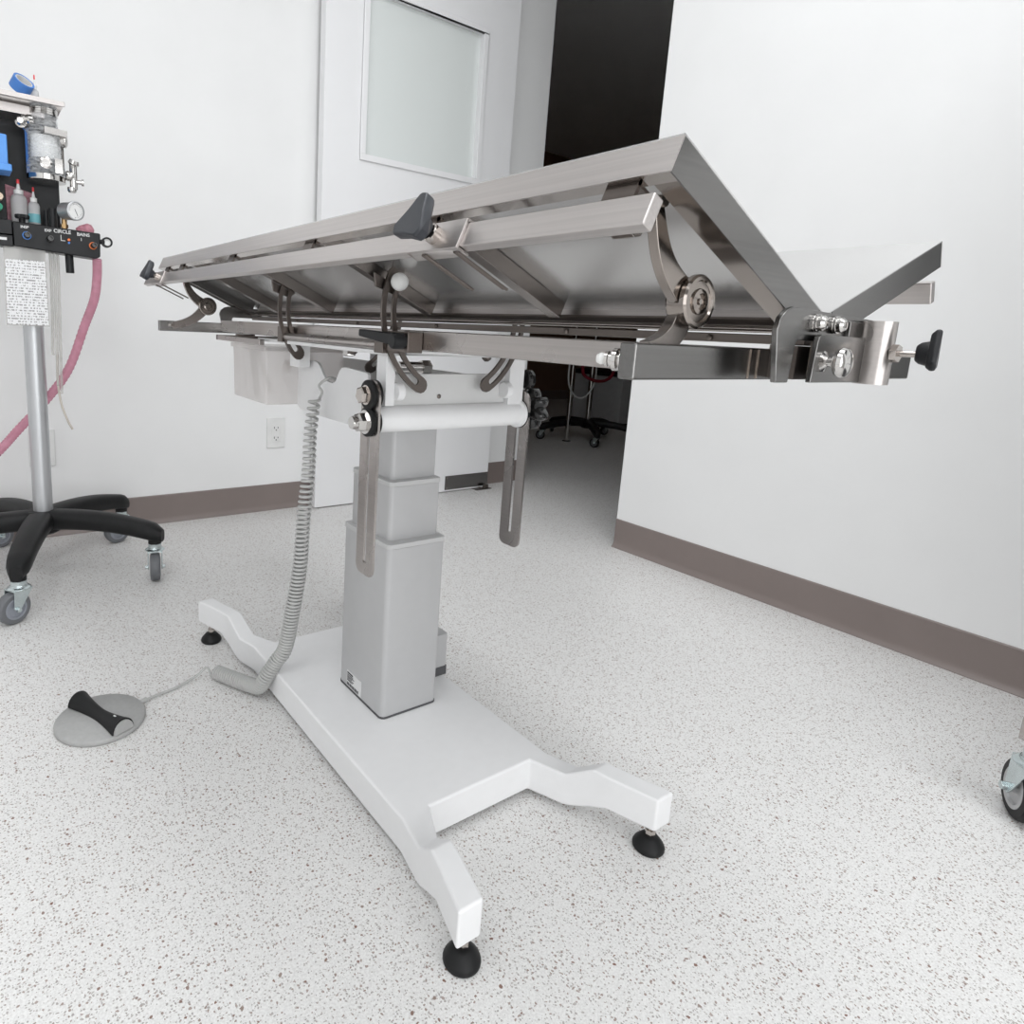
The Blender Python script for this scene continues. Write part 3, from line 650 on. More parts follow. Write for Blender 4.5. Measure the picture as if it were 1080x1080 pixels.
# slotted arc guides that set the tilt
def arc_guide(y, s, a0=158, a1=239):
    cx, cz, r, w_, sl = 0.5865, 0.735, 0.1185, 0.0112, 0.0045
    n = 20; mb = MB()
    def pt(rad, deg): return (cx - s * rad * -math.cos(math.radians(deg)) if s > 0 else cx - rad * -math.cos(math.radians(deg)), cz + rad * math.sin(math.radians(deg)))
    def mirror(p): return p if s > 0 else (2 * cx - p[0], p[1])
    outer = []; inner = []
    da = 4.5
    for i in range(n + 1):
        d_ = a0 + (a1 - a0) * i / n; outer.append((r + w_, d_)); inner.append((r + sl, min(max(d_, a0 + da), a1 - da)))
    for k in range(1, 6):
        t = PI * k / 6; outer.append((r + w_ * math.cos(t), a1 + math.degrees(w_ * math.sin(t) / r))); inner.append((r + sl * math.cos(t), a1 - da + math.degrees(sl * math.sin(t) / r)))
    for i in range(n + 1):
        d_ = a1 + (a0 - a1) * i / n; outer.append((r - w_, d_)); inner.append((r - sl, min(max(d_, a0 + da), a1 - da)))
    for k in range(1, 6):
        t = PI * k / 6; outer.append((r - w_ * math.cos(t), a0 - math.degrees(w_ * math.sin(t) / r))); inner.append((r - sl * math.cos(t), a0 + da - math.degrees(sl * math.sin(t) / r)))
    def xy(p):
        q = (cx + p[0] * math.cos(math.radians(p[1])), cz + p[0] * math.sin(math.radians(p[1])))
        return mirror(q)
    t = 0.004; k = len(outer)
    O0 = [mb.bm.verts.new((xy(p)[0], y, xy(p)[1])) for p in outer]; O1 = [mb.bm.verts.new((xy(p)[0], y + t, xy(p)[1])) for p in outer]
    I0 = [mb.bm.verts.new((xy(p)[0], y, xy(p)[1])) for p in inner]; I1 = [mb.bm.verts.new((xy(p)[0], y + t, xy(p)[1])) for p in inner]
    for i in range(k):
        j = (i + 1) % k
        for f in ((O0[i], O0[j], O1[j], O1[i]), (I0[i], I1[i], I1[j], I0[j]), (O0[i], I0[i], I0[j], O0[j]), (O1[i], O1[j], I1[j], I1[i])):
            try: mb.bm.faces.new(f)
            except ValueError: pass
    bmesh.ops.dissolve_degenerate(mb.bm, dist=1e-6, edges=mb.bm.edges)
    return mb
ag = B(arc_guide(0.738, 1), 'arc_guide', STEEL_D, T)
B(MB().sphere((0.4755, 0.7275, 0.7700), 0.0118, 24), 'ball_end', WPL, ag, label='white plastic ball')
B(arc_guide(1.080, 1, 158, 221), 'arc_guide', STEEL_D, T)
B(arc_guide(0.738, -1), 'arc_guide', STEEL_D, T)
B(arc_guide(1.080, -1), 'arc_guide', STEEL_D, T)
# brackets on the ribs that carry the arc guides
for y in (0.745, 1.087):
    B(MB().prism([PL(0.092, 0.0192, y), PL(0.140, 0.0192, y), PL(0.132, 0.030, y), PL(0.102, 0.034, y)], (0, 0.004, 0)), 'arc_lug', STEEL_D, lf, 0.0006)
# lock rod, lock block and lever on the left beam
B(MB().cyl((0.4735, 0.735, 0.6865), (0.4735, 1.086, 0.6865), 0.0062, 20), 'lock_rod', STEEL, T)
B(MB().box(0.462, 0.4895, 0.742, 0.764, 0.6765, 0.7040), 'lock_block', STEEL_D, T, 0.001)
B(MB().box(0.4660, 0.4895, 0.688, 0.737, 0.6800, 0.7065), 'lock_block', STEEL_D, T, 0.001)
B(MB().box(0.466, 0.4895, 1.086, 1.105, 0.6765, 0.7040), 'lock_block', STEEL_D, T, 0.001)
lv = MB(); lv.hull([(0.448, 0.690, 0.6875), (0.463, 0.690, 0.6875), (0.463, 0.690, 0.7035), (0.448, 0.690, 0.7035)], [(0.446, 0.780, 0.6975), (0.458, 0.780, 0.6975), (0.458, 0.780, 0.7070), (0.446, 0.780, 0.7070)])
lv.lathe((0.466, 0.698, 0.6945), (-1, 0, 0), [(0.0105, 0), (0.0105, 0.016), (0.009, 0.0185)], 24)
B(lv, 'lock_lever', BLACKP, T, 0.002, label='black plastic lock lever')
# hardware seen between the post and the beam
B(MB().lathe((0.500, 0.900, 0.6735), (0, 0, -1), [(0.010, 0), (0.010, 0.008), (0.007, 0.010)], 6), 'pivot_nut', CHROME, T)
B(MB().cyl((0.520, 0.790, 0.655), (0.560, 0.790, 0.655), 0.008, 16).cyl((0.560, 0.790, 0.655), (0.575, 0.790, 0.655), 0.011, 6), 'pivot_screw', CHROME, T)
# bin support rail below the far end
bs = B(MB().box(0.452, 0.462, 1.155, 1.395, 0.6675, 0.6780), 'bin_rail', STEEL, T, 0.001)
B(MB().box(0.452, 0.690, 1.395, 1.405, 0.6675, 0.6780).box(0.462, 0.500, 1.30, 1.312, 0.6780, 0.6832), 'bin_rail', STEEL_D, T, 0.001)

# ------------------------------------------------------------------ translucent bin under the far end of the table
def open_box(x0, x1, y0, y1, z0, z1, t, inset):
    mb = MB(); i = inset
    lo = [(x0 + i, y0 + i, z0), (x1 - i, y0 + i, z0), (x1 - i, y1 - i, z0), (x0 + i, y1 - i, z0)]
    hi = [(x0, y0, z1), (x1, y0, z1), (x1, y1, z1), (x0, y1, z1)]
    mb.hull(lo, hi, caps=False); mb.bm.faces.new([mb.bm.verts.new(p) for p in lo])
    return mb
bn = thing('plastic_bin', 'milky translucent plastic bin hanging below the far end of the table', 'bin', (0.55, 1.24, 0.555))
body = B(open_box(0.463, 0.628, 1.150, 1.330, 0.556, 0.664, 0.001, 0.002), 'bin_body', BINM, bn, 0.004)
B(MB().box(0.4595, 0.631, 1.146, 1.150, 0.657, 0.666).box(0.4595, 0.4635, 1.15, 1.333, 0.657, 0.666).box(0.628, 0.632, 1.15, 1.333, 0.657, 0.666), 'bin_rim', BINM, bn, 0.001)
B(MB().cyl((0.49, 1.26, 0.560), (0.475, 1.25, 0.655), 0.006, 12).cyl((0.53, 1.28, 0.560), (0.50, 1.29, 0.650), 0.005, 12), 'tube_inside', TUBEC, bn)

# ------------------------------------------------------------------ foot pedal with coiled cord
FP = thing('foot_pedal', 'round grey foot pedal with black rocker on the floor, joined to a coiled grey cord', 'foot pedal', (0.1615, 1.149, 0))
B(MB().lathe((0.1615, 1.149, 0), (0, 0, 1), [(0.0715, 0), (0.0735, 0.002), (0.0735, 0.008), (0.0715, 0.0105), (0.0, 0.0125)], 64), 'pedal_base', PEDAL, FP, sharp=50)
pa, pb = Vector((0.1345, 1.2085, 0.0125)), Vector((0.1860, 1.0835, 0.0125))
ad = (pb - pa).normalized(); sd = Vector((-ad.y, ad.x, 0))
mb = MB(); prev = None; n = 18; pts_end = None
for i in range(13):
    s = i / 12; c_ = pa.lerp(pb, s); rad = 0.0115 + 0.0085 * abs(2 * s - 1) ** 1.6
    rg = []
    for k in range(n + 1):
        a = PI * k / n; rg.append(mb.bm.verts.new(c_ + sd * rad * math.cos(a) + Vector((0, 0, rad * 1.12 * math.sin(a)))))
    if prev:
        for k in range(n): mb.bm.faces.new((prev[k], prev[k + 1], rg[k + 1], rg[k]))
        mb.bm.faces.new((prev[n], prev[0], rg[0], rg[n]))
    else: mb.bm.faces.new(rg)
    prev = rg
mb.bm.faces.new(prev)
rk = B(mb, 'rocker', BLACK, FP, 0, sharp=50, label='black hourglass-shaped rocker')
def half_disc(c_, rad, t):
    return MB().prism([c_ + sd * rad * math.cos(PI * k / n) + Vector((0, 0, rad * 1.12 * math.sin(PI * k / n))) for k in range(n + 1)], ad * t)
B(half_disc(pb, 0.0175, 0.004), 'rocker_cap', PEDAL, FP)
B(half_disc(pa - ad * 0.003, 0.0175, 0.003), 'rocker_cap', PEDAL, FP)
mk = pa.lerp(pb, 0.83); mk.z += 0.0182
B(MB().obox(mk, ad * 0.0028, sd * 0.0012, (0, 0, 0.0005)), 'marker', INKW, rk)
# cord: lead from pedal, coil, lead up to the notch of the head plate
coil_path = [(0.502, 1.022, 0.583), (0.497, 1.026, 0.520), (0.4965, 1.030, 0.448), (0.4905, 1.034, 0.360), (0.487, 1.037, 0.272), (0.4745, 1.040, 0.180), (0.4640, 1.045, 0.112), (0.4500, 1.054, 0.084), (0.4345, 1.064, 0.052), (0.4285, 1.080, 0.0260), (0.4180, 1.110, 0.0175), (0.3975, 1.150, 0.0165), (0.3790, 1.188, 0.0160)]
cp = catmull(coil_path, 16)
ds = [0]
for a, b in zip(cp, cp[1:]): ds.append(ds[-1] + (b - a).length)
LT = ds[-1]
def at(dist):
    dist = min(max(dist, 0), LT)
    for i in range(len(ds) - 1):
        if ds[i + 1] >= dist:
            f_ = (dist - ds[i]) / max(1e-9, ds[i + 1] - ds[i]); return cp[i].lerp(cp[i + 1], f_), (cp[i + 1] - cp[i]).normalized()
    return cp[-1], (cp[-1] - cp[-2]).normalized()
hel = []; ang = 0.0; dd = 0.0; u = Vector((1, 0, 0)); N = 16
while dd < LT:
    p, t = at(dd); u = (u - t * u.dot(t)).normalized(); v = t.cross(u)
    s = dd / LT
    rad = 0.0090 + 0.0030 * min(1, s * 1.8)
    hel.append(p + (u * math.cos(ang) + v * math.sin(ang)) * rad)
    pitch = 0.0122 - 0.0069 * min(1, s * 1.45)
    pitch = max(pitch, 0.0056)
    ang += 2 * PI / N; dd += pitch / N
B(MB().tube(hel, 0.0027, 6), 'coiled_cord', GPL, FP, 0, sharp=80)
B(MB().tube(catmull([hel[0], hel[0] + Vector((0.003, -0.004, 0.012)), (0.508, 1.018, 0.606), (0.520, 1.012, 0.618), (0.534, 1.012, 0.6185), (0.560, 1.02, 0.606)], 6), 0.0024, 8), 'cord_lead', GPL, FP)
B(MB().tube(catmull([hel[-1], (0.366, 1.205, 0.020), (0.345, 1.205, 0.008), (0.300, 1.190, 0.003), (0.262, 1.180, 0.004), (0.2345, 1.1680, 0.006), (0.226, 1.164, 0.0065)], 6), 0.0024, 8), 'cord_lead', GPL, FP)
B(MB().cyl((0.243, 1.1720, 0.0062), (0.229, 1.1655, 0.0062), 0.0042, 12), 'strain_relief', GPL, FP)

# ------------------------------------------------------------------ swivel caster (shared)
def caster(parent, p, heading, wr, ww, mt_tyre, mt_hub, zt):
    """p floor point below the stem; heading = direction in which the wheel trails (radians)"""
    h = Vector((math.cos(heading), math.sin(heading), 0)); a = Vector((-h.y, h.x, 0)); zz = Vector((0, 0, 1))
    wc = Vector((p[0], p[1], 0)) + h * wr * 0.45 + zz * wr
    fk = MB()
    top = wr * 2 + wr * 0.12
    st = Vector((p[0], p[1], top))
    fk.lathe(st, zz, [(wr * 0.62, 0), (wr * 0.68, wr * 0.06), (wr * 0.55, wr * 0.16), (wr * 0.50, wr * 0.17), (wr * 0.50, wr * 0.24), (wr * 0.45, wr * 0.26), (wr * 0.45, max(wr * 0.27, zt - top))], 28)
    for s in (-1, 1):
        o_ = a * s * (ww * 0.5 + wr * 0.08)
        q = [st - h * wr * 0.55 + o_, st + h * wr * 0.62 + o_, wc + h * wr * 0.22 + o_ + zz * wr * 0.05, wc + o_ - zz * wr * 0.24, wc - h * wr * 0.24 + o_]
        fk.prism(q, a * s * wr * 0.08)
        fk.cyl(wc + o_, wc + o_ + a * s * wr * 0.26, wr * 0.15, 6)
    fk.obox(st + h * wr * 0.03 + zz * wr * 0.0, h * wr * 0.58, a * (ww * 0.5 + wr * 0.16), zz * wr * 0.05)
    root = B(fk, 'caster', ZINC, parent, wr * 0.03, label='swivel caster with zinc fork')
    hw = ww / 2
    B(MB().lathe(wc - a * hw, a, [(wr * 0.66, hw * 0.02), (wr * 0.70, 0.0), (wr * 0.90, hw * 0.05), (wr * 0.98, hw * 0.3), (wr, hw * 0.7), (wr, hw * 1.3), (wr * 0.98, hw * 1.7), (wr * 0.90, hw * 1.95), (wr * 0.70, hw * 2), (wr * 0.66, hw * 1.98), (wr * 0.66, hw * 0.02)], 40, False), 'tyre', mt_tyre, root)
    B(MB().lathe(wc - a * hw, a, [(wr * 0.15, -hw * 0.05), (wr * 0.16, hw * 0.25), (wr * 0.50, hw * 0.25), (wr * 0.54, -hw * 0.04), (wr * 0.665, -hw * 0.04), (wr * 0.665, hw * 2.04), (wr * 0.54, hw * 2.04), (wr * 0.50, hw * 1.75), (wr * 0.16, hw * 1.75), (wr * 0.15, hw * 2.05)], 36), 'hub', mt_hub, root)
    return root

def star_base(parent, c, R_, a0, zc, zt, mt, wr, ww, tyre, hub, headings, hub_r=0.045, n=5):
    for k in range(n):
        a = a0 + 2 * PI * k / n; d_ = Vector((math.cos(a), math.sin(a), 0)); s_ = Vector((-d_.y, d_.x, 0))
        mb = MB(); prev = None; ns = 14
        for i in range(ns + 1):
            t = i / ns; r = 0.012 + (R_ + 0.022 - 0.012) * t
            drop = (zc - zt) * (t ** 2.2)
            z = zc - drop + (0.006 * math.sin(PI * t)); w_ = 0.034 - 0.009 * t; h_ = 0.026 - 0.003 * t
            if i == ns: w_ *= 0.55; h_ *= 0.7; r += 0.0; z -= 0.004
            if i == ns - 1: w_ *= 0.93
            ce = Vector((c[0], c[1], z)) + d_ * r
            rg = []
            for j in range(12):
                b_ = 2 * PI * j / 12; cx_, cz_ = math.cos(b_), math.sin(b_)
                sx = math.copysign(abs(cx_) ** 0.6, cx_); sz = math.copysign(abs(cz_) ** 0.6, cz_)
                rg.append(mb.bm.verts.new(ce + s_ * w_ * sx + Vector((0, 0, h_ * sz))))
            if prev:
                for j in range(12): mb.bm.faces.new((prev[j], prev[(j + 1) % 12], rg[(j + 1) % 12], rg[j]))
            else: mb.bm.faces.new(rg[::-1])
            prev = rg
        mb.bm.faces.new(prev)
        p = Vector((c[0], c[1], 0)) + d_ * R_
        mb.cyl((p.x, p.y, zt - 0.026), (p.x, p.y, zt + 0.004), 0.017, 20)
        B(mb, 'base_arm', mt, parent, 0, sharp=50)
        caster(parent, (p.x, p.y), headings[k % len(headings)], wr, ww, tyre, hub, zt - 0.024)
    B(MB().lathe((c[0], c[1], zc - 0.036), (0, 0, 1), [(hub_r * 0.8, 0), (hub_r, 0.006), (hub_r, 0.052), (hub_r * 0.8, 0.062)], 32), 'base_hub', mt, parent)

# ------------------------------------------------------------------ anaesthesia machine on a rolling stand
AC = (0.150, 1.945)
A = thing('anesthesia_machine', 'rolling anesthesia machine on an aluminium pole with black five-arm base', 'medical machine', (AC[0], AC[1], 0))
a1 = math.atan2(1.6567 - AC[1], 0.0735 - AC[0])
star_base(A, AC, 0.300, a1, 0.155, 0.125, BLACK, 0.0375, 0.026, TYRE, HUB, [3.67, 4.49, 3.4, 0.4, 1.2])
B(MB().cyl((AC[0] + 0.003, AC[1], 0.165), (AC[0] + 0.003, AC[1], 1.10), 0.0235, 36), 'pole', POLE, A)
B(MB().box(0.03, 0.222, 1.905, 1.915, 0.870, 1.165), 'back_board', BLACKP, A, 0.003)
B(MB().box(0.03, 0.09, 1.850, 1.905, 0.86, 1.085), 'side_column', BLACKP, A, 0.004)
# top shelf
sh = MB().box(-0.28, 0.229, 1.80, 1.99, 1.183, 1.187).box(-0.28, 0.229, 1.80, 1.803, 1.176, 1.183).box(-0.28, 0.19, 1.83, 1.98, 1.150, 1.170)
B(sh, 'top_shelf', STEEL_L, A, 0.0008)
# manifold bar with ports and lettering
MY = 1.838
mf2 = B(MB().prism([(x, MY, z) for x, z in ((0.1135, 0.857), (0.290, 0.845), (0.3000, 0.850), (0.3015, 0.907), (0.1135, 0.9135))], (0, 0.065, 0)), 'manifold', BLACKP, A, 0.003)
B(MB().box(-0.06, 0.1125, MY - 0.004, MY + 0.055, 0.855, 0.880).box(-0.06, 0.1125, MY, MY + 0.055, 0.882, 0.915), 'manifold_block', BLACKP, A, 0.002)
B(MB().box(0.083, 0.100, MY - 0.0045, MY - 0.004, 0.868, 0.874), 'marking', INKW, A)
text('INSP', 'lettering', (0.1375, MY - 0.0008, 0.902), 0.0085, INKW, mf2)
text('EXP', 'lettering', (0.1860, MY - 0.0008, 0.900), 0.0085, INKW, mf2)
text('CIRCLE', 'lettering', (0.2165, MY - 0.0008, 0.9010), 0.0115, INKW, mf2)
text('BAINS', 'lettering', (0.2625, MY - 0.0008, 0.8990), 0.0105, INKW, mf2)
B(MB().box(0.2125, 0.2138, MY - 0.001, MY, 0.880, 0.893).box(0.2125, 0.222, MY - 0.001, MY, 0.8795, 0.8808).box(0.2570, 0.2582, MY - 0.001, MY, 0.884, 0.891), 'line_marking', INKW, mf2)
def port(x, z, r, ringm, l=0.032):
    p = B(MB().lathe((x, MY, z), (0, -1, 0), [(r, 0), (r, l * 0.4), (r * 0.8, l * 0.45), (r * 0.8, l), (r * 0.55, l), (r * 0.5, l * 0.7)], 24), 'port', GLOSSB, mf2)
    if ringm: B(MB().lathe((x, MY - 0.001, z), (0, -1, 0), [(r * 1.02, 0), (r * 1.25, 0.0005), (r * 1.25, 0.003), (r * 1.02, 0.0035)], 24), 'port_ring', ringm, p)
port(0.141, 0.883, 0.0075, BLUE); port(0.188, 0.880, 0.0075, None, 0.034); port(0.2830, 0.875, 0.0070, ORANGE, 0.032)
B(MB().lathe((0.2300, MY, 0.8835), (0, -1, 0), [(0.003, 0), (0.003, 0.004)], 12), 'button', ORANGE, mf2)
B(MB().lathe((0.2300, MY, 0.8765), (0, -1, 0), [(0.0025, 0), (0.0025, 0.003)], 12), 'button', BLUE, mf2)
B(MB().cyl((0.3015, MY + 0.012, 0.888), (0.312, MY + 0.012, 0.888), 0.006, 12).lathe((0.3175, MY + 0.004, 0.888), (0, 1, 0), [(0.0085, 0), (0.0125, 0), (0.0125, 0.016), (0.0085, 0.016), (0.0085, 0)], 28, False), 'outlet_ring', BLACKP, mf2)
B(MB().cyl((0.3175, MY + 0.008, 0.888), (0.3175, MY + 0.012, 0.888), 0.0086, 24), 'outlet_disc', WPL, mf2)
# wing knob on top of the bar
B(lobed((0.1340, MY + 0.004, 0.921), (0, 0, 1), 0.013, 0.0155, 8, [(0.9, 0), (1, 0.002), (1, 0.007), (0.9, 0.009)]).cyl((0.1340, MY + 0.008, 0.910), (0.1340, MY + 0.008, 0.922), 0.007, 16), 'top_knob', BLACKP, A, sharp=50)
# round gauge
gd = Vector((0.42, -0.907, -0.03)).normalized(); gc = Vector((0.2330, MY - 0.008, 0.9500))
ga = B(MB().lathe(gc - gd * 0.020, gd, [(0.018, 0), (0.0205, 0.002), (0.0205, 0.038), (0.0222, 0.039), (0.0222, 0.046), (0.0195, 0.047), (0.0190, 0.044)], 40), 'pressure_gauge', POLE, A)
B(MB().lathe(gc + gd * 0.0240, gd, [(0.0188, 0), (0.0188, 0.0006)], 40), 'gauge_dial', WPL, ga)
gu = gd.orthogonal().normalized(); gv = gd.cross(gu); m_ = MB()
for i in range(21):
    a = 2 * PI * (0.12 + 0.76 * i / 20); q = gu * math.cos(a) + gv * math.sin(a)
    m_.obox(gc + gd * 0.0249 + q * 0.0155, q * (0.0016 if i % 5 == 0 else 0.0009), q.cross(gd) * 0.0003, gd * 0.0002)
q = (gu * 0.3 + gv * 0.95).normalized(); m_.obox(gc + gd * 0.0251 + q * 0.004, q * 0.009, q.cross(gd) * 0.0005, gd * 0.0002)
B(m_, 'dial_marks', INKB, ga)
B(MB().cyl((0.2230, MY + 0.012, 0.905), (0.2230, MY + 0.012, 0.935), 0.0065, 16).lathe((0.2230, MY + 0.012, 0.912), (0, 0, 1), [(0.009, 0), (0.009, 0.008)], 6), 'brass_fitting', BRASS, ga)
B(MB().cyl((0.200, MY + 0.02, 0.905), (0.200, MY + 0.02, 0.955), 0.009, 18).cyl((0.187, MY + 0.03, 0.905), (0.187, MY + 0.03, 0.950), 0.005, 14), 'valve_post', BLACKP, A)
# canister (absorber) with clamp band, chrome fittings
CX, CY = 0.188, 1.835
cn = B(MB().lathe((CX, CY, 1.015), (0, 0, 1), [(0.036, 0), (0.040, 0.004), (0.040, 0.030), (0.036, 0.045), (0.036, 0.100), (0.039, 0.102), (0.039, 0.112), (0.029, 0.116), (0.026, 0.150), (0.028, 0.152), (0.028, 0.163), (0.022, 0.165)], 40), 'canister', CLEARP, A)
B(MB().lathe((CX, CY, 1.011), (0, 0, 1), [(0.041, 0), (0.0415, 0.002), (0.0415, 0.012), (0.040, 0.013)], 40), 'canister_base', CHROME, cn)
B(MB().lathe((CX, CY, 1.060), (0, 0, 1), [(0.030, 0), (0.030, 0.050)], 32), 'absorbent', WPL, cn)
B(MB().lathe((CX, CY, 1.156), (0, 0, 1), [(0.0295, 0), (0.0295, 0.004), (0.0285, 0.005), (0.0285, 0.009), (0.0295, 0.010), (0.0295, 0.013)], 36), 'canister_collar', CHROME, cn)
m_ = MB()
m_.lathe((CX - 0.046, CY - 0.010, 1.128), (-0.2, -1, 0.1), [(0.010, -0.01), (0.012, 0), (0.012, 0.010), (0.008, 0.012), (0.010, 0.016), (0.006, 0.022)], 18)
m_.lathe((CX - 0.024, CY - 0.018, 1.138), (-1, -0.3, -0.1), [(0.008, 0), (0.011, 0.004), (0.011, 0.012), (0.007, 0.016), (0.010, 0.020), (0.004, 0.026)], 18)
m_.obox((CX + 0.018, CY - 0.030, 1.118), (0.024, 0.006, 0), (-0.002, 0.008, 0), (0, 0, 0.007))
m_.lathe((CX + 0.030, CY - 0.015, 1.104), (1, -0.2, 0), [(0.012, 0), (0.014, 0.004), (0.014, 0.012), (0.008, 0.016)], 18)
B(m_, 'top_fittings', CHROME, cn)
m_ = MB()
m_.lathe((CX - 0.004, CY - 0.040, 1.046), (0, -1, 0), [(0.013, -0.004), (0.013, 0.003), (0.009, 0.004), (0.009, 0.001)], 24)
m_.box(CX + 0.014, CX + 0.030, CY - 0.046, CY - 0.036, 1.026, 1.058)
m_.lathe((CX + 0.040, CY - 0.010, 1.030), (1, 0, 0), [(0.010, 0), (0.012, 0.004), (0.012, 0.016), (0.008, 0.022), (0.005, 0.024)], 18)
m_.cyl((CX + 0.056, CY - 0.012, 1.000), (CX + 0.056, CY - 0.012, 1.062), 0.0085, 18)
m_.lathe((CX + 0.056, CY - 0.012, 1.055), (0.3, -0.3, 1), [(0.009, 0), (0.013, 0.004), (0.010, 0.012)], 18)
m_.lathe((CX + 0.060, CY - 0.014, 1.018), (1, -0.2, 0), [(0.005, 0), (0.005, 0.012), (0.008, 0.013), (0.008, 0.018)], 16)
m_.lathe((CX + 0.052, CY - 0.012, 0.992), (0, 0, 1), [(0.007, 0), (0.010, 0.004), (0.010, 0.012)], 16)
B(m_, 'valve_fittings', CHROME, cn)
B(MB().cyl((CX - 0.034, CY + 0.03, 1.02), (CX - 0.034, CY + 0.03, 1.13), 0.004, 10), 'blue_hose', BLUE, cn)
B(MB().cyl((CX + 0.036, CY + 0.004, 1.03), (CX + 0.036, CY + 0.004, 1.115), 0.0035, 10), 'steel_rod', STEEL_D, cn)
B(MB().box(0.070, 0.1085, 1.780, 1.845, 1.025, 1.090).box(0.070, 0.115, 1.775, 1.845, 1.012, 1.028), 'vaporizer', LBLUE, A, 0.003, label='bright blue housing at the frame edge')
B(MB().cyl((0.0900, 1.835, 0.9650), (0.0900, 1.870, 0.9650), 0.008, 18), 'toggle', CREAM, A)
B(MB().cyl((0.0880, 1.835, 0.9420), (0.0880, 1.870, 0.9420), 0.008, 18), 'toggle', GREEN, A)
# things held by the machine
def bottle(name, x, y, z0, r, h, label, spout=0.028, cat='bottle'):
    o = thing(name, label, cat, (x, y, z0))
    B(MB().lathe((x, y, z0), (0, 0, 1), [(r * 0.9, 0), (r, 0.002), (r, h * 0.80), (r * 0.85, h * 0.93), (r * 0.5, h)], 28), 'bottle_body', BOTTLE, o)
    B(MB().lathe((x, y, z0 + h), (0, 0, 1), [(r * 0.58, 0), (r * 0.60, 0.009), (r * 0.30, 0.011), (r * 0.14, spout - 0.004)], 20), 'nozzle', WPL, o)
    B(MB().lathe((x, y, z0 + h + spout - 0.004), (0, 0, 1), [(r * 0.20, 0), (r * 0.18, 0.009), (r * 0.13, 0.010)], 14), 'tip_cap', RED, o)
    return o
bottle('squeeze_bottle', 0.1315, 1.8765, 0.9138, 0.0175, 0.066, 'taller milky squeeze bottle with red tip standing on the black manifold')
b2 = bottle('squeeze_bottle', 0.1620, 1.872, 0.9138, 0.0125, 0.052, 'shorter milky squeeze bottle with red tip and teal label on the manifold')
B(MB().lathe((0.1620, 1.872, 0.918), (0, 0, 1), [(0.0127, 0), (0.0128, 0.001), (0.0128, 0.019), (0.0127, 0.020)], 28), 'teal_label', TEAL, b2)
bottle('squeeze_bottle', 0.1740, 1.850, 1.1872, 0.0085, 0.026, 'small clear bottle with red tip on the steel top shelf', 0.026)
pk = MB().prism([(0.108, 1.897, 0.9138), (0.172, 1.897, 0.9138), (0.163, 1.900, 0.990), (0.106, 1.900, 1.003)], (0, 0.004, 0))
tag(B(pk, 'plastic_pouch', PINKP, None, 0.001), 'flat pink plastic pouch standing behind the two squeeze bottles', 'pouch')
# tape roll leaning over on the shelf
tc_, td = Vector((0.1475, 1.838, 1.2145)), Vector((0.38, -0.62, 0.69)).normalized()
tr_ = tag(B(MB().lathe(tc_ - td * 0.0125, td, [(0.0180, 0), (0.0225, 0), (0.0225, 0.025), (0.0180, 0.025), (0.0180, 0.0)], 40, False), 'tape_roll', BLUE, None, 0.0006), 'blue roll of tape tipped over on the steel top shelf', 'tape roll')
B(MB().lathe(tc_ - td * 0.0125, td, [(0.0160, 0), (0.0179, 0), (0.0179, 0.0245), (0.0160, 0.0245), (0.0160, 0.0)], 40, False), 'core', CARD, tr_)

# laminated card hanging in front of the pole
cd = thing('paper_card', 'white card of fine writing hanging from the machine before the pole', 'card', (0.134, 1.842, 0.672))
B(MB().prism([(x, 1.842, z) for x, z in ((0.0915, 0.6745), (0.1785, 0.6745), (0.1765, 0.8270), (0.0945, 0.8260))], (0, 0.0012, 0)), 'card_sheet', NOTE, cd)
B(MB().prism([(x, 1.8445, z) for x, z in ((0.0895, 0.6720), (0.1805, 0.6720), (0.1785, 0.8560), (0.0920, 0.8560))], (0, 0.001, 0)), 'clear_sleeve', TUBEC, cd)
# hoses
hose = catmull([(0.296, 1.865, 0.846), (0.2965, 1.88, 0.80), (0.291, 1.90, 0.745), (0.2700, 1.93, 0.676), (0.2300, 1.95, 0.560), (0.1770, 1.97, 0.478), (0.1080, 1.985, 0.395), (0.0600, 1.99, 0.338), (-0.02, 1.99, 0.26), (-0.12, 1.97, 0.22)], 18)
rr = [0.0105 + (0.0012 if i % 2 else 0) for i in range(len(hose))]
B(MB().tube(hose, 0.011, 16, rr), 'breathing_hose', PINKH, A, 0, sharp=70, label='pink corrugated breathing hose')
B(MB().lathe((0.258, 1.875, 0.905), (0.9, 0, 0.5), [(0.014, 0), (0.016, 0.01), (0.014, 0.03), (0.008, 0.036)], 18), 'hose_elbow', PINKP, A)
B(MB().cyl((0.2320, 1.862, 0.855), (0.2330, 1.862, 0.806), 0.0095, 18), 'bag_port', BLACKP, A, 0.001)
m_ = MB()
for i, (x0, zb) in enumerate(((0.192, 0.60), (0.200, 0.52), (0.208, 0.50))):
    m_.tube(catmull([(x0, 1.875, 0.855), (x0, 1.875, 0.78), (x0 - 0.001, 1.88, 0.70), (x0 - 0.002, 1.90, zb)], 6), 0.0036, 10)
B(m_, 'drain_tubes', TUBEC, A, 0, sharp=70)
B(MB().tube(catmull([(0.2035, 1.93, 0.60), (0.2010, 1.93, 0.53), (0.2070, 1.93, 0.47), (0.2200, 1.93, 0.425), (0.2310, 1.93, 0.400)], 8), 0.0028, 10), 'thin_tube', BEIGE, A, 0, sharp=70)
B(MB().lathe((0.1650, 1.865, 0.825), (0, 0, 1), [(0.009, 0), (0.011, 0.004), (0.009, 0.03)], 18), 'drain_cup', CLEARP, A)

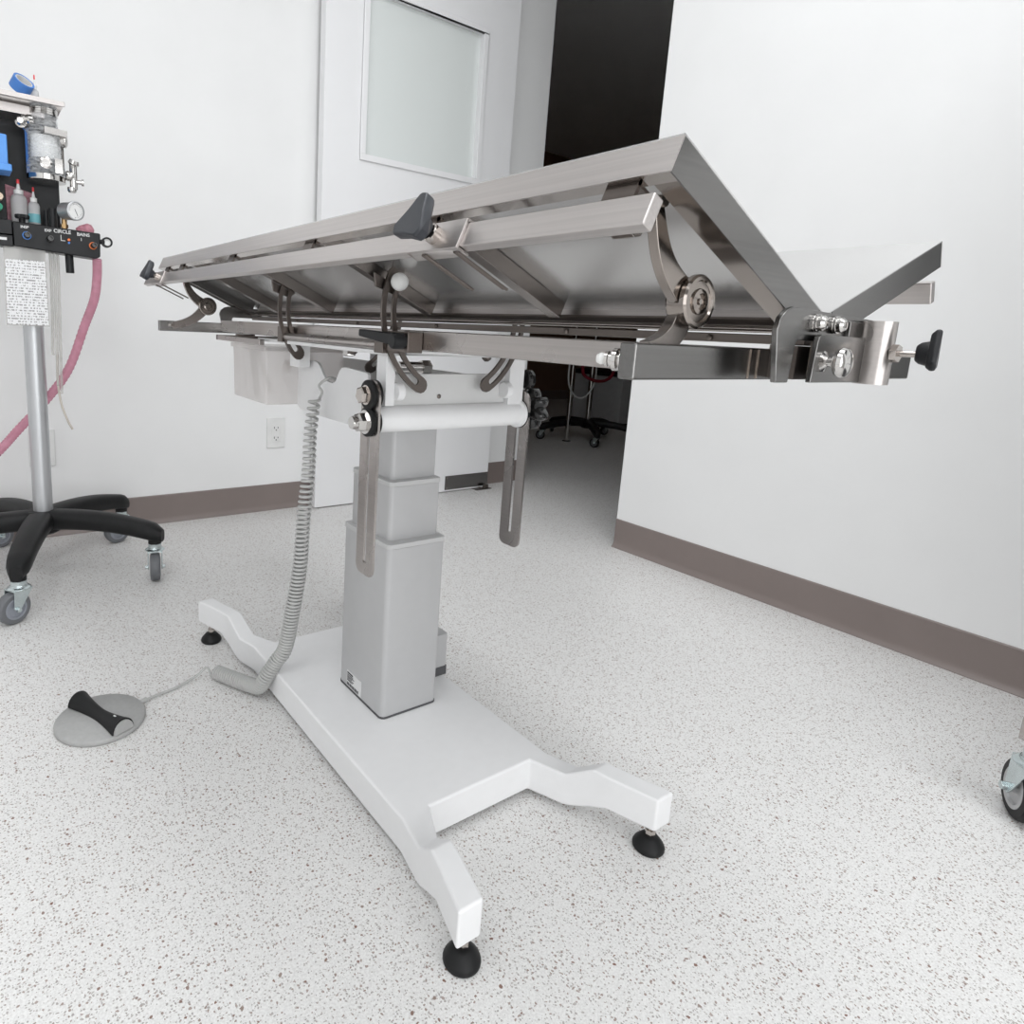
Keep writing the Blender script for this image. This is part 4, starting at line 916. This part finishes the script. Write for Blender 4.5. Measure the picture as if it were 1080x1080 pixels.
# ------------------------------------------------------------------ steel trolley at the right frame edge
TR = thing('steel_trolley', 'corner of a stainless trolley on a large zinc caster at the right edge', 'trolley', (1.38, 0.17, 0))
caster(TR, (1.312, 0.172), math.radians(32), 0.048, 0.030, BLACK, ALU, 0.135)
B(MB().box(1.298, 1.332, -0.35, 0.200, 0.140, 0.176), 'base_rail', STEEL, TR, 0.0015)
B(MB().box(1.332, 1.75, 0.166, 0.200, 0.140, 0.176), 'base_rail', STEELX, TR, 0.0015)

B(MB().box(1.372, 1.74, -0.90, 0.06, 0.176, 1.50), 'box_body', mat('charcoal_blocker_paint', (0.045, 0.045, 0.05), 0.5), TR, 0.006)  # unseen body, top and fronts added to darken reflections and the wall
B(MB().box(1.362, 1.75, -0.91, 0.07, 1.50, 1.53), 'blocker_top', STEEL, TR, 0.003)
for z in (0.40, 0.66, 0.92):
    B(MB().box(1.366, 1.3715, -0.85, 0.01, z, z + 0.24), 'blocker_panel', WHITE_SHADE, TR, 0.001)

# ------------------------------------------------------------------ dark side room
ST = thing('drip_stand', 'shadowed rolling drip stand with chrome poles in the dark side room', 'stand', (3.62, 3.05, 0))
star_base(ST, (3.62, 3.03), 0.34, math.radians(-128), 0.120, 0.085, BLACK, 0.032, 0.024, GLOSSB, TYRE, [1.9, 0.3, 2.8, 0.9, 2.2])
B(MB().cyl((3.62, 3.03, 0.14), (3.62, 3.03, 1.30), 0.018, 24), 'pole', CHROME, ST)
S2 = thing('floor_pole', 'slim chrome pole standing behind the arms of the drip stand', 'pole', (3.42, 3.03, 0))
B(MB().cyl((3.42, 3.03, 0.006), (3.42, 3.03, 1.30), 0.016, 24), 'pole', CHROME, S2)
B(MB().lathe((3.42, 3.03, 0), (0, 0, 1), [(0.030, 0), (0.030, 0.004), (0.017, 0.007)], 24), 'foot_flange', BLACK, S2)
lp = [(3.335, 2.98, 0.62), (3.325, 2.98, 0.47), (3.345, 2.98, 0.385), (3.40, 2.98, 0.325), (3.46, 2.98, 0.305), (3.52, 2.98, 0.320), (3.575, 2.98, 0.375), (3.60, 2.98, 0.46), (3.58, 2.98, 0.62)]
tag(B(MB().tube(catmull(lp, 8), 0.0055, 8), 'hanging_cable', WPL, None, 0, sharp=70), 'white cable hanging in a loop before the chrome poles in the dark room', 'cable')
lp = [(3.42, 2.95, 0.62), (3.425, 2.95, 0.50), (3.46, 2.95, 0.455), (3.56, 2.95, 0.425), (3.66, 2.95, 0.425), (3.73, 2.95, 0.46), (3.75, 2.95, 0.53), (3.72, 2.95, 0.62)]
tag(B(MB().tube(catmull(lp, 8), 0.011, 8), 'hanging_hose', DARKRED, None, 0, sharp=70), 'dark red hose looped behind the white cable in the dark room', 'hose')
CB = thing('floor_cabinet', 'grey cabinet with black top standing in the dark side room', 'cabinet', (4.75, 3.55, 0))
B(MB().box(4.38, 5.10, 3.35, 3.85, 0.03, 0.41), 'box_body', SLAB, CB, 0.004)
B(MB().box(4.36, 5.12, 3.33, 3.87, 0.41, 0.45), 'cabinet_top', BLACKP, CB, 0.004)
B(MB().box(4.40, 5.08, 3.37, 3.83, 0.0, 0.03), 'plinth', BLACKP, CB)
